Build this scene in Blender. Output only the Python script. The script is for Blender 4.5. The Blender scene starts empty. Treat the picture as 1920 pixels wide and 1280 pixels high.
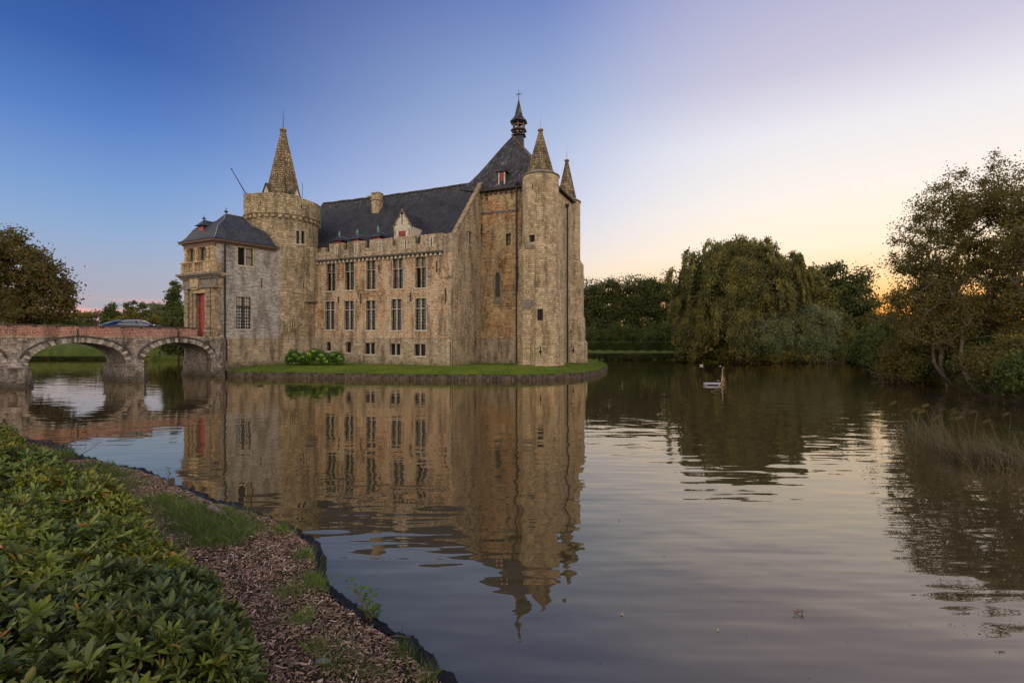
import bpy, math, random
import numpy as np
from mathutils import Vector
R = math.radians
sc = bpy.context.scene
COL = sc.collection

# ------------------------------------------------------------------ camera
F = 940.0                      # focal length in pixels of a 1920 px wide picture
HC = 3.3                       # eye height above the water
cam_d = bpy.data.cameras.new('camera'); cam = bpy.data.objects.new('camera', cam_d); COL.objects.link(cam)
cam.location = (0, 0, HC); cam.rotation_euler = (R(90), 0, 0)
cam_d.sensor_width = 36; cam_d.lens = 36 * F / 1920; cam_d.clip_start = 0.1; cam_d.clip_end = 8000
sc.camera = cam
sc.render.resolution_x = 1024; sc.render.resolution_y = 682

# ------------------------------------------------------------------ sky
SUN_AZ = 44.5                  # degrees right of the view direction
world = bpy.data.worlds.new('World'); sc.world = world; world.use_nodes = True
wn = world.node_tree.nodes; wl = world.node_tree.links; wn.clear()
def N(nt, t, **k):
    n = nt.nodes.new(t)
    for a, b in k.items(): setattr(n, a, b)
    return n
def srgb(r, g, b):
    return tuple((c/255/12.92 if c/255 <= .04045 else ((c/255+.055)/1.055)**2.4) for c in (r, g, b)) + (1,)
def ramp(nt, fac, stops, interp='LINEAR'):
    n = N(nt, 'ShaderNodeValToRGB'); cr = n.color_ramp; cr.interpolation = interp
    while len(cr.elements) < len(stops): cr.elements.new(.5)
    for e, (p, c) in zip(cr.elements, stops): e.position = p; e.color = c if len(c) == 4 else tuple(c) + (1,)
    nt.links.new(fac, n.inputs[0]); return n.outputs[0]
def mth(nt, op, a, b=None, c=None, clamp=False):
    n = N(nt, 'ShaderNodeMath', operation=op, use_clamp=clamp)
    for i, v in enumerate((a, b, c)):
        if v is None: continue
        if isinstance(v, (int, float)): n.inputs[i].default_value = v
        else: nt.links.new(v, n.inputs[i])
    return n.outputs[0]
def mixc(nt, fac, a, b, mode='MIX'):
    n = N(nt, 'ShaderNodeMix', data_type='RGBA', blend_type=mode)
    for i, v in ((0, fac), (6, a), (7, b)):
        if isinstance(v, (int, float)): n.inputs[i].default_value = v
        elif isinstance(v, tuple): n.inputs[i].default_value = v if len(v) == 4 else v + (1,)
        else: nt.links.new(v, n.inputs[i])
    return n.outputs[2]
wt = world.node_tree
tc = N(wt, 'ShaderNodeTexCoord'); sep = N(wt, 'ShaderNodeSeparateXYZ'); wl.new(tc.outputs['Generated'], sep.inputs[0])
ln = mth(wt, 'SQRT', mth(wt, 'ADD', mth(wt, 'MULTIPLY', sep.outputs[0], sep.outputs[0]), mth(wt, 'MULTIPLY', sep.outputs[1], sep.outputs[1])))
ln = mth(wt, 'MAXIMUM', ln, 0.001)
sx, sy = math.sin(R(SUN_AZ)), math.cos(R(SUN_AZ))
ca = mth(wt, 'DIVIDE', mth(wt, 'ADD', mth(wt, 'MULTIPLY', sep.outputs[0], sx), mth(wt, 'MULTIPLY', sep.outputs[1], sy)), ln)
el = mth(wt, 'MAXIMUM', sep.outputs[2], 0.0)
left = ramp(wt, el, [(0, srgb(178, 164, 172)), (.06, srgb(176, 171, 182)), (.11, srgb(166, 174, 196)), (.17, srgb(144, 172, 210)), (.25, srgb(118, 155, 210)),
                     (.33, srgb(88, 129, 197)), (.42, srgb(60, 99, 171)), (.52, srgb(50, 82, 154)), (.7, srgb(34, 58, 120)), (1, srgb(90, 110, 170))])
mid = ramp(wt, el, [(0, srgb(253, 208, 152)), (.08, srgb(253, 224, 190)), (.14, srgb(249, 231, 214)), (.20, srgb(230, 226, 232)), (.28, srgb(206, 213, 236)),
                    (.42, srgb(166, 186, 222)), (.56, srgb(120, 143, 200)), (.8, srgb(96, 116, 180)), (1, srgb(90, 110, 170))])
right = ramp(wt, el, [(0, (1.1, .20, .02)), (.03, (1.25, .34, .03)), (.06, (1.25, .56, .12)), (.10, (1.14, .76, .38)), (.16, (1.08, .90, .68)),
                      (.24, srgb(254, 245, 234)), (.34, srgb(239, 236, 241)), (.43, srgb(206, 201, 222)), (.56, srgb(174, 176, 210)), (1, srgb(90, 110, 170))])
def sstep(nt, v, a, b):
    n = N(nt, 'ShaderNodeMapRange', interpolation_type='SMOOTHSTEP'); nt.links.new(v, n.inputs[0]); n.inputs[1].default_value = a; n.inputs[2].default_value = b; return n.outputs[0]
f1 = sstep(wt, ca, .10, 0.92)
f2 = sstep(wt, ca, 0.74, 0.99)
skyc = mixc(wt, f2, mixc(wt, f1, left, mid), right)
# unseen sky behind and right of the viewer, brightened as added fill light
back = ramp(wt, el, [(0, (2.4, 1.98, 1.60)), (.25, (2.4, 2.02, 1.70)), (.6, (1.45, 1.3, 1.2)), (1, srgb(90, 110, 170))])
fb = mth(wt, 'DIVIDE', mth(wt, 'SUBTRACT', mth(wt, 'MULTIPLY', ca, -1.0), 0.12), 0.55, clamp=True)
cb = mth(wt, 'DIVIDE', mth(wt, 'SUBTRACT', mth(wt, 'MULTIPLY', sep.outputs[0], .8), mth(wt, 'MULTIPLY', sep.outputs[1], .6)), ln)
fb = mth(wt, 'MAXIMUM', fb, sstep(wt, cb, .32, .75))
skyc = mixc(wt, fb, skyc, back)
# small pink clouds low on the left
nz = N(wt, 'ShaderNodeTexNoise'); nz.inputs['Scale'].default_value = 5.0; nz.inputs['Detail'].default_value = 5
mp = N(wt, 'ShaderNodeMapping'); mp.inputs['Scale'].default_value = (1.2, 1.2, 13.0); mp.inputs['Location'].default_value = (.33, .1, .52)
wl.new(tc.outputs['Generated'], mp.inputs[0]); wl.new(mp.outputs[0], nz.inputs['Vector'])
cl = mth(wt, 'MULTIPLY', mth(wt, 'SUBTRACT', nz.outputs[0], .45, clamp=True), 7.0, clamp=True)
band = ramp(wt, el, [(0, (0, 0, 0)), (.028, (0, 0, 0)), (.045, (1, 1, 1)), (.055, (1, 1, 1)), (.072, (0, 0, 0))])
side = mth(wt, 'MULTIPLY', mth(wt, 'SUBTRACT', .16, mth(wt, 'ABSOLUTE', mth(wt, 'SUBTRACT', ca, .10))), 8.0, clamp=True)
skyc = mixc(wt, mth(wt, 'MULTIPLY', mth(wt, 'MULTIPLY', cl, band), side), skyc, srgb(252, 176, 160))
ns = N(wt, 'ShaderNodeTexSky', sky_type='NISHITA'); ns.sun_disc = False
ns.sun_elevation = R(1.5); ns.sun_rotation = R(SUN_AZ)
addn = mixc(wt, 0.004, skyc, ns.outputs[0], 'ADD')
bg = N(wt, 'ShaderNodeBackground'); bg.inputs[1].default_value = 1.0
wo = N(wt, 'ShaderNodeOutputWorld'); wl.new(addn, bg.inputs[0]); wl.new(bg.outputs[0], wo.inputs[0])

sun_d = bpy.data.lights.new('sun', 'SUN'); sun = bpy.data.objects.new('sun', sun_d); COL.objects.link(sun)
sun_d.energy = 0.5; sun_d.angle = R(6); sun_d.color = (1, .62, .32)
sv = Vector((sx*math.cos(R(3)), sy*math.cos(R(3)), math.sin(R(3))))
sun.rotation_euler = sv.to_track_quat('Z', 'Y').to_euler()

sc.view_settings.view_transform = 'Standard'; sc.view_settings.look = 'None'
sc.view_settings.exposure = 0; sc.view_settings.gamma = 1; sc.view_settings.use_curve_mapping = False
sc.cycles.max_bounces = 6; sc.cycles.transparent_max_bounces = 8; sc.cycles.use_denoising = True
sc.cycles.caustics_reflective = False; sc.cycles.caustics_refractive = False

# ------------------------------------------------------------------ helpers
random.seed(5); rng = np.random.default_rng(5)
def P(px, py, D): return Vector(((px-960)/F*D, D, HC+(640-py)/F*D))
def W(px, py): D = F*HC/(py-640); return ((px-960)/F*D, D)      # point on the water surface
class MB:
    def __init__(s): s.v = []; s.f = []; s.uv = []; s.m = []
    def quad(s, *ps, uv=None, mat=0):
        ps = [Vector(p) for p in ps]; b = len(s.v); s.v += [tuple(p) for p in ps]; s.f.append(tuple(range(b, b+len(ps)))); s.m.append(mat)
        if uv is None:
            n = Vector((0, 0, 0))
            for i in range(1, len(ps)-1): n += (ps[i]-ps[0]).cross(ps[i+1]-ps[0])
            n = n.normalized() if n.length > 1e-12 else Vector((0, 0, 1))
            if abs(n.z) > .9: uv = [(p.x, p.y) for p in ps]
            else:
                t = Vector((-n.y, n.x, 0)).normalized(); b2 = n.cross(t)
                if b2.z < 0: b2 = -b2
                uv = [(p.dot(t), p.dot(b2)) for p in ps]
        s.uv += list(uv)
    def hexa(s, c, mat=0):     # 8 corners, bottom 0-3, top 4-7
        for q in ((0, 3, 2, 1), (4, 5, 6, 7), (0, 1, 5, 4), (1, 2, 6, 5), (2, 3, 7, 6), (3, 0, 4, 7)): s.quad(*[c[i] for i in q], mat=mat)
    def box(s, c, sx, sy, sz, rz=0, mat=0):
        a = Vector((math.cos(rz), math.sin(rz), 0))*sx/2; b = Vector((-math.sin(rz), math.cos(rz), 0))*sy/2; c = Vector(c); h = Vector((0, 0, sz/2))
        s.hexa([c-a-b-h, c+a-b-h, c+a+b-h, c-a+b-h, c-a-b+h, c+a-b+h, c+a+b+h, c-a+b+h], mat)
    def prism(s, poly, z0, z1, mat=0, bottom=False):
        n = len(poly)
        for i in range(n):
            a, b = poly[i], poly[(i+1) % n]; s.quad((a[0], a[1], z0), (b[0], b[1], z0), (b[0], b[1], z1), (a[0], a[1], z1), mat=mat)
        s.quad(*[(p[0], p[1], z1) for p in poly], mat=mat)
        if bottom: s.quad(*[(p[0], p[1], z0) for p in poly], mat=mat)
    def tube(s, pts, rad, n=6, mat=0, cap=True):
        pts = [Vector(p) for p in pts]; rings = []
        for i, p in enumerate(pts):
            d = (pts[min(i+1, len(pts)-1)]-pts[max(i-1, 0)]).normalized()
            a = d.orthogonal().normalized() if abs(d.z) < .9 else Vector((1, 0, 0)); a = (a - d*a.dot(d)).normalized(); b = d.cross(a)
            r = rad[i] if isinstance(rad, (list, tuple)) else rad
            rings.append([p+(a*math.cos(2*math.pi*k/n)+b*math.sin(2*math.pi*k/n))*r for k in range(n)])
        for i in range(len(rings)-1):
            for k in range(n): s.quad(rings[i][k], rings[i][(k+1) % n], rings[i+1][(k+1) % n], rings[i+1][k], mat=mat, uv=((k*.1, i), (k*.1+.1, i), (k*.1+.1, i+1), (k*.1, i+1)))
        if cap:
            s.quad(*rings[0], mat=mat); s.quad(*rings[-1], mat=mat)
    def lathe(s, c, prof, n=24, rot=0, mat=0, scale=(1, 1)):
        c = Vector(c); L = [0]
        for i in range(1, len(prof)): L.append(L[-1]+math.hypot(prof[i][0]-prof[i-1][0], prof[i][1]-prof[i-1][1]))
        rm = max(p[0] for p in prof)
        for i in range(len(prof)-1):
            (r0, z0), (r1, z1) = prof[i], prof[i+1]
            for k in range(n):
                a0 = rot+2*math.pi*k/n; a1 = rot+2*math.pi*(k+1)/n
                f = lambda r, a, z: c+Vector((math.cos(a)*r*scale[0], math.sin(a)*r*scale[1], z))
                ps = [f(r0, a0, z0), f(r0, a1, z0), f(r1, a1, z1), f(r1, a0, z1)]
                uv = [(a0*rm, L[i]), (a1*rm, L[i]), (a1*rm, L[i+1]), (a0*rm, L[i+1])]
                if r1 < 1e-4: ps = ps[:3]; uv = uv[:3]
                elif r0 < 1e-4: ps = [ps[0], ps[2], ps[3]]; uv = [uv[0], uv[2], uv[3]]
                s.quad(*ps, uv=uv, mat=mat)
    def build(s, name, mats, parent=None, smooth=False, merge=False):
        me = bpy.data.meshes.new(name); me.from_pydata(s.v, [], s.f)
        if not isinstance(mats, (list, tuple)): mats = [mats]
        for m in mats: me.materials.append(m)
        me.polygons.foreach_set('material_index', s.m)
        uvl = me.uv_layers.new(name='UVMap'); uvl.data.foreach_set('uv', np.array(s.uv, dtype=np.float32).ravel())
        if merge or smooth:
            import bmesh
            bm = bmesh.new(); bm.from_mesh(me); bmesh.ops.remove_doubles(bm, verts=bm.verts, dist=1e-4)
            bmesh.ops.recalc_face_normals(bm, faces=bm.faces); bm.to_mesh(me); bm.free()
        if smooth: me.polygons.foreach_set('use_smooth', [True]*len(me.polygons))
        me.update()
        o = bpy.data.objects.new(name, me); COL.objects.link(o)
        if parent is not None:
            o.parent = parent; o.matrix_parent_inverse = parent.matrix_world.inverted()
        return o
def thing(name, label, cat, loc=(0, 0, 0), group=None):
    o = bpy.data.objects.new(name, None); COL.objects.link(o); o.location = loc; o.empty_display_size = .3
    from mathutils import Matrix
    o.matrix_world = Matrix.Translation(Vector(loc))
    tag(o, label, cat, group); return o
def tag(o, label, cat, group=None):
    o['label'] = label; o['category'] = cat
    if group: o['group'] = group
    return o
def kind(o, k, label=None):
    o['kind'] = k
    if label: o['label'] = label
    return o
def np_mesh(name, verts, faces, mats, parent=None, mi=None, smooth=False):
    """verts (n,3), faces (m,k)"""
    me = bpy.data.meshes.new(name); nv = len(verts); m, k = faces.shape
    me.vertices.add(nv); me.vertices.foreach_set('co', np.asarray(verts, dtype=np.float32).ravel())
    me.loops.add(m*k); me.loops.foreach_set('vertex_index', faces.astype(np.int32).ravel())
    me.polygons.add(m); me.polygons.foreach_set('loop_start', np.arange(0, m*k, k, dtype=np.int32))
    me.polygons.foreach_set('loop_total', np.full(m, k, dtype=np.int32))
    for x in (mats if isinstance(mats, (list, tuple)) else [mats]): me.materials.append(x)
    if mi is not None: me.polygons.foreach_set('material_index', mi.astype(np.int32))
    me.polygons.foreach_set('use_smooth', np.full(m, smooth))
    me.update(calc_edges=True)
    o = bpy.data.objects.new(name, me); COL.objects.link(o)
    if parent is not None: o.parent = parent; o.matrix_parent_inverse = parent.matrix_world.inverted()
    return o
def unit(a): return a/np.maximum(np.linalg.norm(a, axis=1, keepdims=True), 1e-9)
def leaves(cent, size, up=.3, aspect=.6, dirs=None, bend=True):
    """rhombus leaves at given centres -> verts, faces"""
    n = len(cent); a = rng.normal(size=(n, 3)) if dirs is None else dirs+rng.normal(size=(n, 3))*.35
    a = unit(a); b = rng.normal(size=(n, 3)); b[:, 2] *= .6; b = unit(np.cross(a, b)); s = (size*(.6+.8*rng.random(n)))[:, None]
    v = np.empty((n, 4, 3)); nrm = np.cross(a, b)
    v[:, 0] = cent-a*s*.5; v[:, 2] = cent+a*s*.5
    v[:, 1] = cent+b*s*.5*aspect+nrm*s*.12; v[:, 3] = cent-b*s*.5*aspect+nrm*s*.12
    return v.reshape(-1, 3), np.arange(n*4).reshape(n, 4)

# ------------------------------------------------------------------ materials
def mat_new(name):
    m = bpy.data.materials.new(name); m.use_nodes = True; nt = m.node_tree; nt.nodes.clear()
    o = N(nt, 'ShaderNodeOutputMaterial'); p = N(nt, 'ShaderNodeBsdfPrincipled'); nt.links.new(p.outputs[0], o.inputs[0]); return m, nt, p, o
def plain(name, c, rough=.7, metal=0, noise=0.0, nscale=6, spec=.4, bump=0):
    m, nt, p, o = mat_new(name); p.inputs['Roughness'].default_value = rough; p.inputs['Metallic'].default_value = metal
    p.inputs['Specular IOR Level'].default_value = spec
    if noise:
        t = N(nt, 'ShaderNodeTexCoord'); n = N(nt, 'ShaderNodeTexNoise'); n.inputs['Scale'].default_value = nscale; n.inputs['Detail'].default_value = 6
        nt.links.new(t.outputs['Object'], n.inputs['Vector'])
        r = ramp(nt, n.outputs[0], [(.3, tuple(x*(1-noise) for x in c)), (.7, tuple(min(1, x*(1+noise)) for x in c))])
        nt.links.new(r, p.inputs['Base Color'])
        if bump:
            b = N(nt, 'ShaderNodeBump'); b.inputs['Strength'].default_value = 1; b.inputs['Distance'].default_value = bump
            nt.links.new(n.outputs[0], b.inputs['Height']); nt.links.new(b.outputs[0], p.inputs['Normal'])
    else: p.inputs['Base Color'].default_value = tuple(c)+(1,)
    return m
def masonry(name, ca_, cb_, mortar, bw=.5, rh=.2, ms=.016, patch=None, patch_amt=.5, stain=.5, wob=.05, rough_=.9, bumpd=.03, lich=None, irregular=0, algae=0, patch2=None, hilich=None):
    """coursed stone or brick laid out in wall metres (UV), with weathering of its own"""
    m, nt, p, o = mat_new(name); L = nt.links
    uv = N(nt, 'ShaderNodeUVMap'); t = N(nt, 'ShaderNodeTexCoord')
    nw = N(nt, 'ShaderNodeTexNoise'); nw.inputs['Scale'].default_value = 2.2; nw.inputs['Detail'].default_value = 3; L.new(t.outputs['Object'], nw.inputs['Vector'])
    sub = N(nt, 'ShaderNodeVectorMath', operation='SUBTRACT'); L.new(nw.outputs['Color'], sub.inputs[0]); sub.inputs[1].default_value = (.5, .5, .5)
    scl = N(nt, 'ShaderNodeVectorMath', operation='SCALE'); L.new(sub.outputs[0], scl.inputs[0]); scl.inputs['Scale'].default_value = wob*2
    add = N(nt, 'ShaderNodeVectorMath', operation='ADD'); L.new(uv.outputs[0], add.inputs[0]); L.new(scl.outputs[0], add.inputs[1])
    def brick(b_w, r_h, off):
        br = N(nt, 'ShaderNodeTexBrick'); br.offset = .5; br.squash = .8; br.squash_frequency = 3
        L.new(add.outputs[0], br.inputs['Vector']); br.inputs['Scale'].default_value = 1
        br.inputs['Brick Width'].default_value = b_w; br.inputs['Row Height'].default_value = r_h
        br.inputs['Mortar Size'].default_value = ms; br.inputs['Mortar Smooth'].default_value = .4; br.inputs['Bias'].default_value = 0
        br.inputs['Color1'].default_value = (0, 0, 0, 1); br.inputs['Color2'].default_value = (1, 1, 1, 1); br.inputs['Mortar'].default_value = (.5, .5, .5, 1)
        return br
    b1 = brick(bw, rh, 0); val = b1.outputs['Color']; fac = b1.outputs['Fac']
    if irregular:
        b2 = brick(bw*.62, rh*.74, 0); n3 = N(nt, 'ShaderNodeTexNoise'); n3.inputs['Scale'].default_value = .55; L.new(t.outputs['Object'], n3.inputs['Vector'])
        sel = mth(nt, 'GREATER_THAN', n3.outputs[0], .5)
        val = mixc(nt, sel, val, b2.outputs['Color']); mf = N(nt, 'ShaderNodeMix', data_type='FLOAT'); L.new(sel, mf.inputs[0]); L.new(fac, mf.inputs[2]); L.new(b2.outputs['Fac'], mf.inputs[3]); fac = mf.outputs[0]
    base = ramp(nt, val, [(0, ca_), (.55, tuple((x+y)/2 for x, y in zip(ca_, cb_))), (1, cb_)])
    big = N(nt, 'ShaderNodeTexNoise'); big.inputs['Scale'].default_value = .35; big.inputs['Detail'].default_value = 7; big.inputs['Roughness'].default_value = .62; L.new(t.outputs['Object'], big.inputs['Vector'])
    if patch:
        pf = ramp(nt, big.outputs[0], [(.44, (0, 0, 0)), (.58, (1, 1, 1))]); base = mixc(nt, mth(nt, 'MULTIPLY', pf, patch_amt), base, mixc(nt, .55, patch+(1,), base, 'MIX'))
    col = mixc(nt, fac, base, mortar+(1,))
    # weathering: blotches and runs longer than wide
    mp_ = N(nt, 'ShaderNodeMapping'); mp_.inputs['Scale'].default_value = (1, 1, .22); L.new(t.outputs['Object'], mp_.inputs[0])
    st = N(nt, 'ShaderNodeTexNoise'); st.inputs['Scale'].default_value = 1.3; st.inputs['Detail'].default_value = 8; st.inputs['Roughness'].default_value = .7; L.new(mp_.outputs[0], st.inputs['Vector'])
    sf = ramp(nt, st.outputs[0], [(.38, (1-stain*.55,)*3), (.52, (1, 1, 1)), (.72, (1+stain*.15,)*3)])
    col = mixc(nt, 1.0, col, sf, 'MULTIPLY')
    fine = N(nt, 'ShaderNodeTexNoise'); fine.inputs['Scale'].default_value = 9; fine.inputs['Detail'].default_value = 6; L.new(t.outputs['Object'], fine.inputs['Vector'])
    col = mixc(nt, 1.0, col, ramp(nt, fine.outputs[0], [(.3, (.72,)*3), (.7, (1.2,)*3)]), 'MULTIPLY')
    if lich:
        lf = ramp(nt, fine.outputs[0], [(.56, (0, 0, 0)), (.66, (1, 1, 1))]); col = mixc(nt, mth(nt, 'MULTIPLY', lf, .6), col, lich+(1,))
    sz = N(nt, 'ShaderNodeSeparateXYZ'); L.new(t.outputs['Object'], sz.inputs[0])
    if patch2:
        n4 = N(nt, 'ShaderNodeTexNoise'); n4.inputs['Scale'].default_value = .75; n4.inputs['Detail'].default_value = 5; L.new(t.outputs['Object'], n4.inputs['Vector'])
        col = mixc(nt, mth(nt, 'MULTIPLY', ramp(nt, n4.outputs[0], [(.5, (0, 0, 0)), (.57, (1, 1, 1))]), .42), col, mixc(nt, 1.0, col, patch2+(1,), 'MULTIPLY'))
    if algae:
        al = mth(nt, 'SUBTRACT', algae, mth(nt, 'SUBTRACT', sz.outputs[2], mth(nt, 'MULTIPLY', mth(nt, 'SUBTRACT', st.outputs[0], .5), 4.0)))
        col = mixc(nt, mth(nt, 'MULTIPLY', mth(nt, 'MULTIPLY', al, 1.6, clamp=True), .72), col, (.035, .034, .018, 1))
    if hilich:
        hf = mth(nt, 'MULTIPLY', mth(nt, 'SUBTRACT', sz.outputs[2], hilich), .8, clamp=True)
        n5 = N(nt, 'ShaderNodeTexNoise'); n5.inputs['Scale'].default_value = 3.5; n5.inputs['Detail'].default_value = 7; n5.inputs['Roughness'].default_value = .75; L.new(mp_.outputs[0], n5.inputs['Vector'])
        col = mixc(nt, mth(nt, 'MULTIPLY', mth(nt, 'MULTIPLY', hf, ramp(nt, n5.outputs[0], [(.52, (0, 0, 0)), (.62, (1, 1, 1))])), .55), col, (.20, .20, .18, 1))
    L.new(col, p.inputs['Base Color']); p.inputs['Roughness'].default_value = rough_; p.inputs['Specular IOR Level'].default_value = .2
    bp = N(nt, 'ShaderNodeBump'); bp.inputs['Strength'].default_value = 1; bp.inputs['Distance'].default_value = bumpd
    h = mth(nt, 'ADD', mth(nt, 'MULTIPLY', fac, -.8), mth(nt, 'ADD', mth(nt, 'MULTIPLY', fine.outputs[0], .8), mth(nt, 'MULTIPLY', val, .35)))
    L.new(h, bp.inputs['Height']); L.new(bp.outputs[0], p.inputs['Normal'])
    return m
M = {}
M['tower'] = masonry('tower_sandstone', (.27, .20, .11), (.60, .49, .31), (.19, .15, .10), .46, .21, .022, patch=(.30, .26, .20), stain=.95, bumpd=.05, irregular=1)
M['turret'] = masonry('turret_sandstone', (.33, .245, .14), (.61, .49, .32), (.24, .185, .12), .46, .21, .02, patch=(.36, .32, .26), stain=.85, bumpd=.05)
M['rubble'] = masonry('rubble_sandstone', (.18, .075, .03), (.60, .38, .19), (.62, .53, .40), .44, .21, .034, patch=(.52, .42, .28), patch_amt=.8, stain=1.0, wob=.13, bumpd=.07, irregular=1, patch2=(.98, .72, .52))
M['gable'] = masonry('gable_sandstone', (.14, .085, .045), (.60, .45, .28), (.54, .45, .33), .40, .19, .032, patch=(.42, .34, .24), stain=.95, wob=.12, bumpd=.07, irregular=1)
M['chapel'] = masonry('chapel_sandstone', (.20, .11, .045), (.60, .41, .21), (.50, .40, .27), .52, .24, .03, patch=(.36, .30, .20), patch_amt=.7, stain=1.0, wob=.09, bumpd=.07, irregular=1, patch2=(.95, .66, .46))
M['plinth'] = masonry('plinth_sandstone', (.22, .16, .095), (.52, .41, .26), (.46, .39, .30), .48, .22, .028, patch=(.27, .24, .19), stain=1.0, wob=.09, bumpd=.06, irregular=1, algae=1.25)
M['lime'] = masonry('limewashed_stone', (.25, .232, .215), (.54, .51, .475), (.29, .27, .25), .38, .15, .018, patch=(.42, .34, .24), patch_amt=.5, stain=.75, wob=.04, bumpd=.05)
M['brick'] = masonry('red_brick', (.20, .045, .028), (.46, .15, .095), (.44, .35, .30), .30, .12, .022, patch=(.32, .18, .15), stain=.8, wob=.02, bumpd=.02)
M['bridge'] = masonry('bridge_stone', (.13, .105, .09), (.44, .38, .32), (.36, .31, .27), .48, .21, .024, patch=(.10, .078, .066), patch_amt=.85, stain=1.2, wob=.06, irregular=1, algae=.75)
M['spire'] = masonry('spire_sandstone', (.17, .125, .07), (.44, .345, .205), (.075, .055, .035), .44, .34, .036, patch=(.2, .17, .12), patch_amt=.8, stain=1.1, wob=.12, bumpd=.12, irregular=1)
M['slate'] = masonry('slate', (.030, .030, .035), (.052, .052, .060), (.018, .018, .021), .3, .16, .009, patch=(.060, .046, .046), patch_amt=.5, stain=.8, wob=.02, rough_=.5, bumpd=.012, hilich=18.9)
M['slate_blue'] = masonry('slate_blue', (.036, .043, .062), (.062, .07, .095), (.022, .024, .03), .3, .16, .009, stain=.7, wob=.015, rough_=.5, bumpd=.006)
M['lintel'] = plain('pale_stone_trim', (.46, .41, .33), .85, noise=.25, nscale=5, bump=.01)
M['jamb'] = plain('jamb_stone', (.36, .30, .21), .9, noise=.45, nscale=3, bump=.03)
M['ochre'] = plain('ochre_carved_stone', (.38, .28, .155), .85, noise=.5, nscale=4, bump=.04)
M['portal'] = plain('brown_dressed_stone', (.235, .175, .11), .9, noise=.5, nscale=2.5, bump=.05)
M['cornice'] = plain('weathered_cornice', (.17, .15, .12), .9, noise=.5, nscale=4, bump=.03)
M['darkcap'] = plain('black_stained_stone', (.06, .052, .045), .9, noise=.5, nscale=3)
M['red'] = plain('red_paint', (.24, .016, .018), .5, noise=.45, nscale=3)
M['wood'] = plain('brown_timber', (.12, .065, .04), .7, noise=.4, nscale=8)
M['darkwood'] = plain('dark_timber', (.035, .025, .02), .6)
M['glass'] = plain('leaded_glass', (.012, .012, .013), .2, spec=.5)
M['lead2'] = plain('white_glazing_bar', (.45, .45, .46), .5)
M['amber'] = plain('yellow_reflection_pane', (.20, .15, .07), .25, noise=.3, nscale=9)  # yellowish reflection in the hall's top panes, put into the pane colour
M['greeng'] = plain('old_green_glass', (.05, .06, .055), .2, spec=.7)
M['void'] = plain('dark_room', (.004, .004, .004), 1)
M['lead'] = plain('white_lattice', (.26, .26, .27), .5)
M['pipe'] = plain('black_iron', (.018, .016, .015), .5, metal=.2)
M['iron'] = plain('wrought_iron', (.03, .03, .035), .5, metal=.5)
M['copper'] = plain('verdigris_copper', (.10, .26, .24), .6)
M['zinc'] = plain('zinc_ridge', (.30, .32, .36), .45, metal=.4)
# ------------------------------------------------------------------ surfaces described by a plan line
class Path:
    def __init__(s, pts, closed=False, flip=False):
        s.p = [Vector((a[0], a[1])) for a in pts]; s.closed = closed
        q = s.p+[s.p[0]] if closed else s.p
        s.q = q; s.L = [0.0]; s.d = []; s.n = []
        cen = sum(s.p, Vector((0, 0)))/len(s.p)
        for i in range(len(q)-1):
            e = q[i+1]-q[i]; s.L.append(s.L[-1]+e.length); e = e.normalized(); s.d.append(e); n = Vector((e.y, -e.x)); mid = (q[i]+q[i+1])/2
            ref = (mid-cen) if closed else (-mid)
            if n.dot(ref) < 0: n = -n
            s.n.append(n)
    def seg(s, u):
        for i in range(len(s.d)):
            if u <= s.L[i+1]+1e-6: return i
        return len(s.d)-1
    def at(s, u, z, dep=0, eps=0):
        i = s.seg(u+eps)
        if s.closed and len(s.d) > 20:
            cen = sum(s.p, Vector((0, 0)))/len(s.p); b = s.q[i]+s.d[i]*(u-s.L[i]); n = (b-cen).normalized(); b = b-n*dep
        else: b = s.q[i]+s.d[i]*(u-s.L[i])-s.n[i]*dep
        return Vector((b.x, b.y, z))
    def u(s, px):
        k = (px-960)/F; best = None
        for i in range(len(s.d)):
            o, d = s.q[i], s.d[i]; den = d.x-k*d.y
            if abs(den) < 1e-9: continue
            t = (k*o.y-o.x)/den; ln_ = s.L[i+1]-s.L[i]
            if s.closed and not (-1e-4 <= t <= ln_+1e-4): continue
            if not s.closed and i > 0 and t < -1e-4: continue
            if not s.closed and i < len(s.d)-1 and t > ln_+1e-4: continue
            y = o.y+d.y*t
            if best is None or y < best[0]: best = (y, s.L[i]+t)
        return best[1]
    def z(s, px, py):
        u = s.u(px); D = s.at2(u).y; return HC+(640-py)/F*D
    def at2(s, u):
        i = s.seg(u); return s.q[i]+s.d[i]*(u-s.L[i])
    def hole(s, x0, y0, x1, y1):
        a, b = sorted((s.u(x0), s.u(x1))); xm = (x0+x1)/2; return (a, s.z(xm, y1), b, s.z(xm, y0))
def circle(c, r, n=56, rot=0): return Path([(c[0]+math.cos(rot+2*math.pi*i/n)*r, c[1]+math.sin(rot+2*math.pi*i/n)*r) for i in range(n)], True)
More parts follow.
